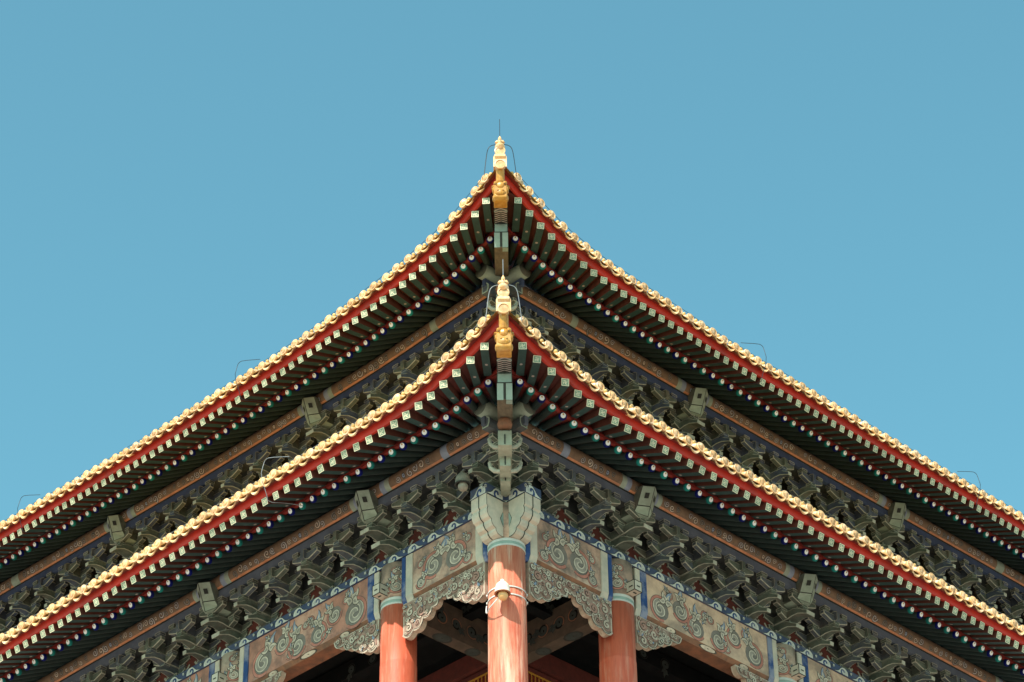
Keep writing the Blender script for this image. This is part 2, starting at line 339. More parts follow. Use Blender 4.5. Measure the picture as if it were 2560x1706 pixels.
for lev in (lo, up):
    oin = -3.2 if lev is lo else -10.0
    for side in SIDES:
        s0 = corner_s(pd, lev, side); sv = ssamp(lev, side, s0); mb = MB(); rows = []
        NT = 10
        for s in sv:
            oe, ze = pd(lev, side, s); end = max(oin, -s); row = []
            for k in range(NT+1):
                t = k/NT; o_ = lerp(oe-.02, min(end, oe-.02), t); run = oe-o_
                row.append((s, o_, ze-.10+run*.5+run*run*(.0 if lev is lo else .025)-(interp(lev.ef, s)*1.0)*min(1, run/3)*.8))
            rows.append(row)
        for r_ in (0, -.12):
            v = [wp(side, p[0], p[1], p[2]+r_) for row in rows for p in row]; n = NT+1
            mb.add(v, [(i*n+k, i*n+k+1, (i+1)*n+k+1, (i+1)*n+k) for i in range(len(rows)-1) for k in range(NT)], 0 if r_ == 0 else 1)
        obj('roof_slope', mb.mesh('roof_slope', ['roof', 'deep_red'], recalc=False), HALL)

# ------------------------------------------------------------------ eave rafters, boards, tiles
FRET = ["111111111", "100000001", "101011101", "101010001", "101111101", "100010101", "101110101", "100000001", "111111111"]
mb = MB(); h = .09
mb.add([(-h, 0, -h), (h, 0, -h), (h, 0, h), (-h, 0, h), (-h, -1.25, -h), (h, -1.25, -h), (h, -1.25, h), (-h, -1.25, h)],
       [(0, 4, 5, 1), (1, 5, 6, 2), (2, 6, 7, 3), (3, 7, 4, 0), (4, 7, 6, 5)], [0, 1, 1, 1, 1])
for r in range(9):
    for q in range(9):
        x0, z0, d = -h+q*2*h/9, h-(r+1)*2*h/9, 2*h/9
        mb.add([(x0, .001, z0), (x0+d, .001, z0), (x0+d, .001, z0+d), (x0, .001, z0+d)], [(0, 1, 2, 3)], 2 if FRET[r][q] == '1' else 3)
mb.add([(.036*math.cos(k*math.pi/5), -.70+.045*math.sin(k*math.pi/5), -h-.003) for k in range(10)], [tuple(range(10))], 4)
ME_FLY = mb.mesh('flying_rafter', ['rafter_green', 'wood_side', 'pale_gold', 'fret_green', 'stripe_grey'], recalc=False)
def round_rafter(cap):
    mb = MB(); n = 14; R = .094; v = []; fs = []; mi = []
    ys = [(.0, .86), (-.015, 1), (-.07, 1), (-.072, .99), (-1.9, .99)]
    for y, k in ys: v += [(R*k*math.cos(2*math.pi*i/n), y, R*k*math.sin(2*math.pi*i/n)) for i in range(n)]
    for j in range(4):
        for i in range(n): fs.append((j*n+i, j*n+(i+1) % n, (j+1)*n+(i+1) % n, (j+1)*n+i)); mi.append(0 if j < 2 else 1)
    fs.append(tuple(range(n))); mi.append(0); mb.add(v, fs, mi)
    for rr, zc, yy, m_ in ((.063, .016, .004, 2), (.024, .046, .007, 3)):
        mb.add([(rr*math.cos(2*math.pi*i/12), yy, zc+rr*math.sin(2*math.pi*i/12)) for i in range(12)], [tuple(range(12))], m_)
    return mb.mesh('eave_rafter', [cap, 'rafter_dark', 'white', 'tan'], recalc=False)
ME_RND = [round_rafter('cap_blue'), round_rafter('cap_teal')]
def orient(p_end, p_in, roll=0.0):                    # local +Y points from p_in to p_end; origin at p_end
    p_end, p_in = Vector(p_end), Vector(p_in); Y = (p_end-p_in).normalized(); X = Y.cross(Vector((0, 0, 1))).normalized(); Z = X.cross(Y)
    m = Matrix((X, Y, Z)).transposed().to_4x4(); m.translation = p_end
    if roll: m = m @ Matrix.Rotation(roll, 4, 'Y')
    return m
for lev in (lo, up):
    off = 0 if lev is lo else -3.2
    for side in SIDES:
        heads, roots, rh, rt_ = [], [], [], []
        for i, (sf, sr) in enumerate(zip(lev.sf, lev.sr)):
            o_r, z_r = pr(lev, side, sr); o_f, z_f = pf(lev, side, sf)
            H = (sf, o_f, z_f); Rr = (sr, o_r, z_r+.27)
            j = random.uniform(-.010, .010)
            obj('flying_rafter', ME_FLY, HALL, orient(wp(side, sf+j, o_f, z_f+j), wp(side, sr, o_r, z_r+.27), random.uniform(-.06, .06)))
            st = interp([(0, -.72), (11, lo.sf[11])], i) if lev is lo else interp([(0, 2.48), (13, up.sf[13]+.18), (19, up.sf[19])], i)
            if (lev is lo and i > 11) or (lev is up and i > 19): st = sr
            Tt = (st, off+.85, zpur(lev, side, st)+.56+interp(lev.er, sr)*.8)
            obj('eave_rafter', ME_RND[i % 2], HALL, orient(wp(side, sr, o_r, z_r+j), wp(side, *Tt)))
            heads.append(H); roots.append(Rr); rh.append((sr, o_r, z_r)); rt_.append(Tt)
        # sheathing boards above the rafters
        def sheet(A, Bn, dzA, dzB, name, m_, ext=0.0):
            mb = MB(); v = []
            A = [(-A[0][1], A[0][1], A[0][2])]+A; Bn = [(-Bn[0][1]+.0, Bn[0][1], Bn[0][2])]+Bn
            for a, b in zip(A, Bn):
                pa = Vector(wp(side, a[0], a[1], a[2]+dzA)); pb = Vector(wp(side, b[0], b[1], b[2]+dzB)); v += [tuple(pa), tuple(pb+(pb-pa)*ext)]
            mb.add(v, [(2*i, 2*i+1, 2*i+3, 2*i+2) for i in range(len(A)-1)], 0)
            obj(name, mb.mesh(name, [m_], recalc=False), HALL)
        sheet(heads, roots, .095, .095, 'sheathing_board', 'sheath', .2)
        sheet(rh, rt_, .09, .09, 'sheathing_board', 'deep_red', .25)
        # red fascia strips
        s0 = corner_s(pf, lev, side); sv = ssamp(lev, side, s0); mb = MB()
        def prof(s):
            o_, z_ = pf(lev, side, s); return [(o_-.03, z_+.098), (o_+.035, z_+.095), (o_+.055, z_+.30), (o_-.03, z_+.30)]
        sweep(mb, side, sv, prof); obj('eave_fascia', mb.mesh('eave_fascia', ['fascia_red']), HALL)
        mb = MB()
        def prof(s):
            o_, z_ = pf(lev, side, s); return [(o_-.05, z_+.303), (o_+.045, z_+.303), (o_+.09, z_+.42), (o_-.05, z_+.42)]
        sweep(mb, side, sv, prof); obj('tile_bed', mb.mesh('tile_bed', ['mortar']), HALL)
        s0 = corner_s(pr, lev, side); sv = ssamp(lev, side, s0); mb = MB()
        def prof(s):
            o_, z_ = pr(lev, side, s); return [(o_-.10, z_+.10), (o_-.02, z_+.10), (o_-.02, z_+.185), (o_-.10, z_+.37)]
        sweep(mb, side, sv, prof); obj('rafter_fascia', mb.mesh('rafter_fascia', ['small_fascia']), HALL)

# tiles
mb = MB(); SL = .42; n = 20; D = Vector((0, -1, SL)).normalized(); N = Vector((0, SL, 1)).normalized()
def ringv(r, y, zc=0): return [(r*math.cos(2*math.pi*k/n), y, zc+r*math.sin(2*math.pi*k/n)) for k in range(n)]
prof = [(.126, -.055), (.128, -.005), (.120, .007), (.100, .007), (.092, -.014), (.058, -.014), (.050, -.002), (.02, .004)]
v = []; fs = []; mi = []
for r, y in prof: v += ringv(r, y)
for j in range(len(prof)-1):
    for k in range(n): fs.append((j*n+k, j*n+(k+1) % n, (j+1)*n+(k+1) % n, (j+1)*n+k)); mi.append(0 if j < 3 else 1)
fs.append(tuple((len(prof)-1)*n+k for k in range(n))); mi.append(1); mb.add(v, fs, mi); NFLAT = len(mb.f)
mb.tube([Vector((0, -.03, 0)), Vector((0, -.03, 0))+D*.36, Vector((0, -.03, 0))+D*.361, Vector((0, -.03, 0))+D*1.4], [.104, .100, .092, .092], 14, 0)
P0 = Vector((0, -.03, 0))+D*.27+N*.085
mb.tube([P0, P0+N*.04, P0+N*.07, P0+N*.098, P0+N*.112], [.036, .046, .050, .036, .010], 10, 2)
ME_TILE = mb.mesh('barrel_tile', ['tile', 'tile_face', 'knob'], smooth=True)
for i in range(NFLAT): ME_TILE.polygons[i].use_smooth = False
mb = MB(); NX = 14; v = []; fs = []
def arc(x): return -.135+.095*(abs(x)/.17)**2.4
for j, d in enumerate((0, .34, .341, 1.3)):
    for k in range(NX+1):
        x = -.17+.34*k/NX; zz = arc(x)+(0 if j < 2 else -.02); v.append((x, -d, zz+SL*d))
for j in range(3):
    for k in range(NX): fs.append((j*(NX+1)+k, j*(NX+1)+k+1, (j+1)*(NX+1)+k+1, (j+1)*(NX+1)+k))
mb.add(v, fs, 0); mb.add([(x, y, z-.028) for x, y, z in v], fs, 0)
lip = []                                             # the hanging drip plate, thick, with a rim
for k in range(NX+1):
    x = -.17+.34*k/NX; a = abs(x)/.17
    lip.append((x, arc(x)+.005, arc(x)-.020-.070*math.sqrt(max(0, 1-a**2.2))))
v = []
for x, zt, zb in lip: v += [(x, -.02, zt), (x, .012, zt), (x, .055, zb), (x, .02, zb)]
fs = [(4*i+k, 4*i+(k+1) % 4, 4*i+4+(k+1) % 4, 4*i+4+k) for i in range(NX) for k in range(4)]+[(0, 1, 2, 3), (4*NX, 4*NX+1, 4*NX+2, 4*NX+3)]
mb.add(v, fs, 0)
v = []
for x, zt, zb in lip: v += [(x, .060, zb+.002), (x, .053, zb+.024), (x, .035, zb+.022), (x, .03, zb-.004)]
mb.add(v, fs, 0)
ME_DRIP = mb.mesh('drip_tile', ['tile'], smooth=False)
for lev in (lo, up):
    for side in SIDES:
        for i, s in enumerate(lev.sd):
            o_, z_ = pd(lev, side, s); j = [random.uniform(-.012, .012) for _ in range(5)]
            m_ = fr(side, s+j[0], o_+j[1], z_+j[2]) @ Matrix.Rotation(j[3]*3, 4, 'Z') @ Matrix.Rotation(j[4]*3, 4, 'X')
            obj('barrel_tile', ME_TILE, HALL, m_)
            if i+1 < len(lev.sd):
                sm = (s+lev.sd[i+1])/2; o2, z2 = pd(lev, side, sm); o3, z3 = pd(lev, side, sm+.2); o1, z1 = pd(lev, side, sm-.2)
                tilt = math.atan2(z3-z1, .4)*(1 if side == 'L' else -1)
                obj('drip_tile', ME_DRIP, HALL, fr(side, sm, o2-.06+j[1], z2-.012+j[2]) @ Matrix.Rotation(-tilt, 4, 'Y') @ Matrix.Rotation(j[3]*2, 4, 'Z'))

# ------------------------------------------------------------------ purlins and the boards under them
def spiral(cx, cz, R, turns=1.6, th0=0.0, hand=1, n=22, rin=.16):
    return [(cx+R*lerp(1, rin, (k/n)**.85)*math.cos(th0+hand*2*math.pi*turns*k/n), cz+R*lerp(1, rin, (k/n)**.85)*math.sin(th0+hand*2*math.pi*turns*k/n)) for k in range(n+1)]
PR = .21
def purlin_bands(lev):
    cols = [c for c in (COLS if lev is lo else [COLS[1], COLS[2]])]
    b = []
    for c in cols: b += [(c-.78, c-.62, 2), (c-.62, c-.46, 3), (c+.30, c+.46, 3), (c+.46, c+.60, 2)]
    c0 = .95 if lev is lo else 4.75
    b += [(c0-.12, c0+.10, 3 if lev is lo else 2)]
    b += [(lev.op*-1-.1, -lev.op+.42, 2), (-5, -lev.op-.1, 2)]
    if lev is up: b += [(22.6, 22.95, 2)]
    return b
for lev in (lo, up):
    bands = purlin_bands(lev)
    s_start = -lev.op-.8
    cuts = sorted(set([s_start, lev.smax]+[x for b in bands for x in b[:2] if s_start < x < lev.smax]+[s_start+.6*k for k in range(1, 60) if s_start+.6*k < lev.smax]))
    for side in SIDES:
        mb = MB(); n = 20; v = []; fs = []; mi = []
        for s in cuts:
            zc = zpur(lev, side, max(s, -lev.op))+PR
            v += [wp(side, s, lev.op+PR*math.cos(2*math.pi*k/n), zc+PR*math.sin(2*math.pi*k/n)) for k in range(n)]
        for i in range(len(cuts)-1):
            sm = (cuts[i]+cuts[i+1])/2; m_ = 0
            for a, b, q in bands:
                if a <= sm <= b: m_ = q
            for k in range(n):
                fs.append((i*n+k, i*n+(k+1) % n, (i+1)*n+(k+1) % n, (i+1)*n+k)); ang = (k+.5)/n*360
                mi.append(m_ if m_ else (1 if (ang > 309 or ang < 180) else 0))
        fs.append(tuple(range(n))); mi.append(4); mb.add(v, fs, mi)
        pur = obj('eave_purlin', mb.mesh('eave_purlin', ['orange', 'olive', 'head_green', 'scroll_blue', 'br_green'], smooth=True), HALL)
        # painted scrolls on the purlin
        sc = MB()
        def Tc(a, b, hh): 
            th = b/PR; r_ = PR+.002+hh
            return wp(side, a, lev.op+r_*math.cos(th), zpur(lev, side, a)+PR+r_*math.sin(th))
        s = -lev.op+.55; k = 0
        while s < lev.smax-.2:
            inb = any(a-.14 < s < b+.14 for a, b, q in bands)
            if not inb:
                ph_ = k % 9
                if ph_ == 4:
                    for rr, m_, hh in ((.075, 0, 0), (.052, 2 if (k//9) % 2 else 1, .001), (.016, 0, .002)):
                        sc.poly([(s+rr*.8*math.cos(t*.6283), -.095+rr*math.sin(t*.6283)) for t in range(10)], m_, Tc, hh)
                elif ph_ in (8,): pass
                else:
                    hd = random.choice((-1, 1)); rr = random.uniform(.07, .115); sp = spiral(s+random.uniform(-.02, .02), -.095+.02*hd, rr, random.uniform(1.1, 1.6), random.uniform(0, 6), hd, 18)
                    sc.poly([(s+.115*math.cos(t*.6283), -.095+.11*math.sin(t*.6283)) for t in range(10)], 3, Tc, -.001)
                    sc.ribbon(sp, rr*.56, 0, Tc, 0); sc.ribbon(sp, [rr*.30]*19, 1 if ph_ in (1, 6) else (4 if random.random() < .5 else 5), Tc, .001)
            s += .205; k += 1
        tag(obj('painted_scroll', sc.mesh('purlin_scroll', ['ink', 'carve_hi', 'scroll_blue', 'olive', 'stripe_grey', 'scroll_grey'], recalc=False), pur), kind='stuff')
        # board under the purlin
        mb = MB(); sv = [s_start+.1]+[x for x in cuts if x > s_start+.15]
        def prof(s):
            z_ = zpur(lev, side, max(s, -lev.op)); return [(lev.op-.06, z_-.24), (lev.op+.05, z_-.24), (lev.op+.05, z_-.018), (lev.op-.06, z_-.018)]
        sweep(mb, side, sv, prof, mitre=False); pb_ = obj('purlin_board', mb.mesh('purlin_board', ['slate_board' if lev is lo else 'blue_board']), HALL)
        mb = MB()
        def prof(s):
            z_ = zpur(lev, side, max(s, -lev.op)); return [(lev.op+.0, z_-.02), (lev.op+.075, z_-.02), (lev.op+.075, z_+.006), (lev.op, z_+.006)]
        sweep(mb, side, [x for x in sv if x > -lev.op], prof, mitre=False); obj('ink_line', mb.mesh('ink_line', ['ink']), pb_)

# ------------------------------------------------------------------ bracket sets
def arm_poly(L, hgt, flat=.15):
    a = L/2; pts = [(-a, hgt), (-a, hgt*.52)]
    for k in range(1, 7):
        t = k/7; pts.append((-lerp(a, flat, math.sin(t*math.pi/2)), hgt*.52*(1-math.sin(t*math.pi/2))**1.0*math.cos(t*.6)))
    pts.append((-flat, 0)); return pts+[(-x, z) for x, z in reversed(pts)]
def arm(mb, L, y, z, hgt=.205, t=.13, mi=0, inset=True):
    pl = arm_poly(L, hgt); k0 = len(mb.f); mb.prism([(x, z+q) for x, q in pl], y-t/2, y+t/2, 'y', mi, T=None, inset=inset); n = len(pl)
    if inset: mb.ins += [list(range(k0+1, k0+n-2)), k0, k0+n-2]
def dou(mb, x, y, z, w_=.205, d_=.185, h_=.135, mi=0):
    a, b = w_/2, d_/2; v = []
    for k, (zz, f) in enumerate(((0, .72), (.45, 1), (1, 1))): v += [(x-a*f, y-b*f, z+zz*h_), (x+a*f, y-b*f, z+zz*h_), (x+a*f, y+b*f, z+zz*h_), (x-a*f, y+b*f, z+zz*h_)]
    fs = [(4*i+k, 4*i+(k+1) % 4, 4*i+4+(k+1) % 4, 4*i+4+k) for i in range(2) for k in range(4)]+[(3, 2, 1, 0), (8, 9, 10, 11)]
    k0 = len(mb.f); mb.add(v, fs, mi); mb.ins += [k0+4+k for k in range(4)]
def beak(mb, y, z, w_, mi=0, tip=1, z_tip=None):
    # y = tip reach, z = top of its level; a beak that curves down and out to a pale tip
    top = [(-.35, z), (y-.42, z), (y-.30, z-.025), (y-.15, z-.12), (y, z-.20)]
    bot = [(y-.015, z-.30), (y-.16, z-.235), (y-.30, z-.185), (y-.46, z-.19), (y-.62, z-.225), (-.35, z-.225)]
    n = len(top)+len(bot); pl = top+bot
    hw = lambda a: w_/2*(1+(.95 if w_ < .2 else .25)*smooth(y-.10, y-.62, a) if a > -.2 else 1+(.95 if w_ < .2 else .25))
    v = [(-hw(a), a, b) for a, b in pl]+[(hw(a), a, b) for a, b in pl]
    fs = [(i, (i+1) % n, n+(i+1) % n, n+i) for i in range(n)]+[tuple(range(n))[::-1], tuple(range(n, 2*n))]
    mm = [mi]*(n+2); mm[len(top)-1] = tip
    k0 = len(mb.f); mb.add(v, fs, mm); lt = len(top); mb.ins += [[k0+1, k0+2, k0+3], [k0+lt, k0+lt+1, k0+lt+2, k0+lt+3, k0+lt+4], k0+n, k0+n+1]
def mk(fn, name, body, edge='br_edge', ins=.014):
    mb = MB(); fn(mb); return mb.mesh(name, [body, edge, 'ink'], inset=ins, ring=1)
SETS = {}
for kind in ('A', 'B', 'C'):
    g1, g2 = ('br_green', 'br_blue') if kind != 'B' else ('br_blue', 'br_green')
    if kind == 'C': g1 = g2 = 'br_green'
    wb = .125 if kind != 'C' else .29
    P = []
    P.append(('beak', mk(lambda m: beak(m, .79, .44, wb), 'beak', g1)))
    P.append(('beak', mk(lambda m: beak(m, 1.15, .675, wb), 'beak', g1)))
    if kind != 'C':
        P.append(('bracket_head', mk(lambda m: m.prism([(-.3, .72), (1.0, .72), (1.06, .76), (1.06, .98), (.98, 1.02), (-.3, 1.02)], -.055, .055, 'x', 0, inset=True), 'bracket_head', g2)))
    P.append(('bracket_arm', mk(lambda m: arm(m, .74, .45, .46), 'bracket_arm', g2)))
    P.append(('bracket_arm', mk(lambda m: arm(m, 1.04, .45, .70), 'bracket_arm', g2)))
    P.append(('bracket_arm', mk(lambda m: arm(m, .90, .9, .72, .20), 'bracket_arm', g2)))
    P.append(('bracket_arm', mk(lambda m: arm(m, .72, .02, .22), 'bracket_arm', g2)))
    P.append(('bracket_arm', mk(lambda m: arm(m, 1.04, .02, .46), 'bracket_arm', g2)))
    for (x, y, z) in ((-.33, .9, .915), (.33, .9, .915), (0, .9, .60), (-.28, .45, .585), (.28, .45, .585), (-.43, .45, .85), (.43, .45, .85), (0, .45, .34), (-.27, .02, .35)):
        P.append(('small_block', mk(lambda m: dou(m, x, y, z-.0), 'small_block', g1, ins=.012)))
    big = mk(lambda m: dou(m, 0, 0.02, 0, .40 if kind != 'C' else .52, .38, .24), 'bracket_set', g2)
    SETS[kind] = (big, P)
def set_positions(bounds):
    out_ = []
    for a, b in bounds:
        n = max(1, round((b-a)/1.18))
        for k in range(1, n): out_.append((lerp(a, b, k/n), None))
        out_.append((b, 'C'))
    return out_
lo_sets = set_positions([(0, B1), (B1, COLS[1]), (COLS[1], COLS[2])])
ZB = 1.22
for side in SIDES:
    for i, (s, kd) in enumerate(lo_sets):
        if s > 16.5: continue
        kd = kd or 'AB'[i % 2]; big, P = SETS[kd]; m_ = fr(side, s, 0, ZB)
        st = obj('bracket_set', big, HALL, m_)
        for nm, me in P: obj(nm, me, st, m_)
# upper sets: one mesh each (parts only a few pixels wide)
def upper_set(kind):
    mb = MB(); A, Bm = (0, 3) if kind == 'A' else (3, 0)
    if kind == 'C': A = Bm = 0
    wb = .125 if kind != 'C' else .29
    dou(mb, 0, .02, 0, .42, .4, .24, Bm)
    for k, (y, z) in enumerate(((.78, .44), (1.18, .68), (1.56, .92))): beak(mb, y, z, wb, A)
    mb.prism([(-.3, .96), (1.40, .96), (1.46, 1.0), (1.46, 1.22), (1.38, 1.26), (-.3, 1.26)], -.055, .055, 'x', Bm, inset=True)
    for (L_, y, z) in ((.74, .43, .46), (1.04, .43, .70), (.74, .87, .70), (1.04, .87, .94), (.86, 1.3, .98), (.72, .02, .22), (1.04, .02, .46)): arm(mb, L_, y, z, .205, .13, Bm)
    for (x, y, z) in ((-.33, 1.3, 1.16), (.33, 1.3, 1.16), (0, 1.3, .84), (-.28, .87, .83), (.28, .87, .83), (-.43, .87, 1.10), (.43, .87, 1.10), (0, .87, .58), (-.28, .43, .59), (.28, .43, .59), (-.43, .43, .85), (.43, .43, .85), (0, .43, .34)): dou(mb, x, y, z, mi=A)
    return mb.mesh('bracket_set', ['br_green', 'br_edge', 'ink', 'br_blue_up'], inset=.014, ring=1)
UPS = {k: upper_set(k) for k in 'ABC'}
up_sets = set_positions([(B1, COLS[1]), (COLS[1], COLS[2]), (COLS[2], COLS[2]+8.45)])
for side in SIDES:
    for i, (s, kd) in enumerate(up_sets):
        if s > 25.5: continue
        kd = kd or 'AB'[i % 2]
        obj('bracket_set', UPS[kd], HALL, fr(side, s, up.ax, zpur(up, side, s)-1.53))
# longitudinal boards behind the sets, and cushion boards between the feet
for lev, rows, zb in ((lo, ((.45, .90, 1.12), (0.0, .66, 1.35)), ZB), (up, ((.43, .90, 1.3), (.87, 1.14, 1.4), (0.0, .66, 1.6)), 8.13)):
    for side in SIDES:
        for (y, z0, z1) in rows:
            mb = MB(); sv = ssamp(lev, side, -lev.ax-y)
            def prof(s):
                d_ = 0 if lev is lo else zpur(up, side, s)-up.zp
                return [(lev.ax+y-.05, zb+z0+d_), (lev.ax+y+.05, zb+z0+d_), (lev.ax+y+.05, zb+z1+d_), (lev.ax+y-.05, zb+z1+d_)]
            sweep(mb, side, sv, prof, mitre=True); obj('tie_beam', mb.mesh('tie_beam', ['tie_dark']), HALL)
for lev, a, b, zz in ((lo, 0, .88, ZB+1.1), (up, 0, 1.28, 8.13+1.3)):
    for side in SIDES:
        mb = MB(); sv = ssamp(lev, side, -lev.ax)
        def prof(s):
            d_ = 0 if lev is lo else zpur(up, side, s)-up.zp
            return [(lev.ax+a, zz+d_), (lev.ax+b, zz+d_), (lev.ax+b, zz+.03+d_), (lev.ax+a, zz+.03+d_)]
        sweep(mb, side, sv, prof); obj('cover_board', mb.mesh('cover_board', ['tie_dark']), HALL)
mb = MB()                                             # triangular-looking red board with a pale green border
mb.box(-.58, .58, -.02, .02, 0, .66, 0)
for sg in (-1, 1):
    mb.ribbon([(sg*.10, .42), (sg*.20, .30), (sg*.27, .16), (sg*.40, .03)], .06, 1, lambda a, b, h_: (a, .024+h_, b), .001)
ME_CUSH = mb.mesh('cushion_board', ['cushion_red', 'br_edge'], recalc=False)
for side in SIDES:
    ss = [0.0]+[s for s, k in lo_sets if s < 16.5]
    for a, b in zip(ss, ss[1:]): obj('cushion_board', ME_CUSH, HALL, fr(side, (a+b)/2, .02, ZB+.001))
# big beam heads at the column sets
def beam_head():
    mb = MB(); w_ = .26
    A = [(1.24, 1.44), (1.05, 1.0), (.93, .87), (.60, .66)]
    # ridge line (x = 0) and side lines (x = +-w): (y, z - ZB)
    ridge = [(1.43, 1.43), (1.24, .95), (1.15, .70), (.45, .78)]; sidel = [(1.25, 1.43), (1.05, .97), (.93, .83), (.42, .84)]
    back = [(-.3, 1.43), (-.3, .84)]
    v = []
    for y, z in ridge: v.append((0, y, z))
    for sg in (-1, 1):
        for y, z in sidel: v.append((sg*w_, y, z))
        for y, z in back: v.append((sg*w_, y, z))
    L_, Rr = 4, 10
    fs = []; mi = []
    for b0 in (L_, Rr):
        for k in range(3): fs.append((k, k+1, b0+k+1, b0+k)); mi.append(0)
        fs.append((b0, b0+1, b0+2, b0+3, b0+5, b0+4)); mi.append(3)
    fs += [(0, L_, L_+4, Rr+4, Rr), (3, L_+3, L_+5, Rr+5, Rr+3), (L_+4, L_+5, Rr+5, Rr+4)]; mi += [0, 3, 3]
    mb.add(v, fs, mi); mb.ins += [0, 1, 4, 5]
    return mb.mesh('beam_head', ['head_green', 'ink', 'ink', 'br_green'], inset=.013, ring=1)
ME_HEAD = beam_head()
ME_SOCK = []
for sg in (-1, 1):
    mb = MB(); yy = lambda x, b: lerp(b, b-.19, x/.26)
    mb.add([(sg*.09, yy(.09, 1.375), 1.26), (sg*.175, yy(.175, 1.375), 1.26), (sg*.175, yy(.175, 1.323), 1.13), (sg*.09, yy(.09, 1.323), 1.13)], [(0, 1, 2, 3)], 0)
    ME_SOCK.append(mb.mesh('socket', ['ink'], recalc=False))
for side in SIDES:
    for c_ in COLS[:2]:
        m_ = fr(side, c_, 0, ZB); hd = obj('beam_head', ME_HEAD, HALL, m_); [obj('socket', q, hd, m_ @ Matrix.Translation((0, .012, .0))) for q in ME_SOCK]
    for c_ in COLS[1:]:
        m_ = fr(side, c_, up.ax+.40, zpur(up, side, c_)-2.51+ZB); hd = obj('beam_head', ME_HEAD, HALL, m_); [obj('socket', q, hd, m_ @ Matrix.Translation((0, .012, .0))) for q in ME_SOCK]
# corner bracket sets: diagonal noses one above the other, with crossing arms
def nose(mb, y, z1, hgt, w_):
    pl = [(.2, z1), (-y+.10, z1), (-y, z1-.09), (-y-.02, z1-hgt), (-y+.14, z1-hgt-.02), (.2, z1-hgt*.7)]
    pl = [(a, b) for a, b in pl]
    mb.prism(pl, -w_/2, w_/2, 'x', 0, inset=True)
    mb.box(-.014, .014, -y-.026, -y+.02, z1-hgt*.95, z1-.19, 2)
def corner_set(lev, Mx):
    mb = MB()
    mb.lathe([(.30, 0), (.42, .1), (.42, .24)], 4, 0, T=lambda x, y, z: (x, y, z+ZB)); big = mb.mesh('corner_bracket_set', ['br_green', 'br_edge', 'ink'])
    st = obj('corner_bracket_set', big, HALL, Mx)
    for (y, z1, hg, w_) in ((1.09, 1.46, .30, .22), (1.61, 1.70, .46, .25), (2.08, 1.97, .48, .31)):
        mb = MB(); nose(mb, y, z1, hg, w_); obj('bracket_nose', mb.mesh('bracket_nose', ['nose_green', 'br_edge', 'ink'], inset=.02, ring=1), st, Mx)
    for side in SIDES:
        for (oo, z, L_, m_) in ((.45, .46, 1.0, 'br_green'), (.45, .70, 1.35, 'br_blue'), (.9, .735, 1.15, 'br_green'), (.9, .46, .7, 'br_green')):
            me = mk(lambda q: arm(q, L_, 0, z, .185, .13), 'bracket_arm', m_)
            f_ = fr(side, -oo+.12, oo, ZB); f2 = Mx @ f_
            obj('bracket_arm', me, st, f2)
        for (oo, z, ds) in ((.9, .92, .42), (.9, .92, -.30), (.45, .87, .60), (.45, .63, .45), (.9, .63, -.30)):
            me = mk(lambda q: dou(q, 0, 0, 0, .2, .2, .14), 'small_block', 'br_green'); obj('small_block', me, st, Mx @ fr(side, -oo+.1+ds, oo, ZB+z))
        # upcurved pale arms flanking the noses
        for (y0, z0) in ((1.9, 1.55), (1.42, 1.22)):
            mb = MB(); sg = -1 if side == 'L' else 1
            mb.tube([(sg*.12, -y0, z0), (sg*.24, -y0+.02, z0+.03), (sg*.33, -y0+.05, z0+.13), (sg*.36, -y0+.10, z0+.30)], [.05, .055, .05, .045], 6, 0)
            obj('curved_arm', mb.mesh('curved_arm', ['br_edge']), st, Mx)
    # red-brown vase that carries the hip rafter
    mb = MB(); mb.lathe([(.10, 0), (.16, .05), (.175, .13), (.15, .22), (.10, .27)], 16, 0, T=lambda x, y, z: (x, y-2.0, z+1.99)); obj('bottle_post', mb.mesh('bottle_post', ['beam_under'], smooth=True), st, Mx)
    return st
corner_set(lo, Matrix.Identity(4)); corner_set(up, Matrix.Translation((-.03, 4.53, 7.15)))
for side in SIDES:
    big, P = SETS['A']; m_ = fr(side, 0, 0, ZB); st = obj('bracket_set', big, HALL, m_)
    for nm, me in P: obj(nm, me, st, m_)
    obj('bracket_set', UPS['B'], HALL, fr(side, B1, up.ax, zpur(up, side, B1)-1.53))
    obj('bracket_set', UPS['A'], HALL, fr(side, B1-.62, up.ax, zpur(up, side, B1)-1.53))
# painted ends of the purlin boards at the corner
for lev, Mx in ((lo, Matrix.Identity(4)), (up, Matrix.Translation((-.03, 4.53, 7.15)))):
    for side in SIDES:
        mb = MB(); mb.prism([(.82, 2.20), (1.02, 2.20), (1.06, 2.30), (1.06, 2.42), (.98, 2.50), (.82, 2.50)], -1.55, -1.02, 'x', 0, inset=True, T=Tw(side))
        obj('board_end', mb.mesh('board_end', ['br_blue', 'head_green'], inset=.03, ring=1), HALL, Mx)

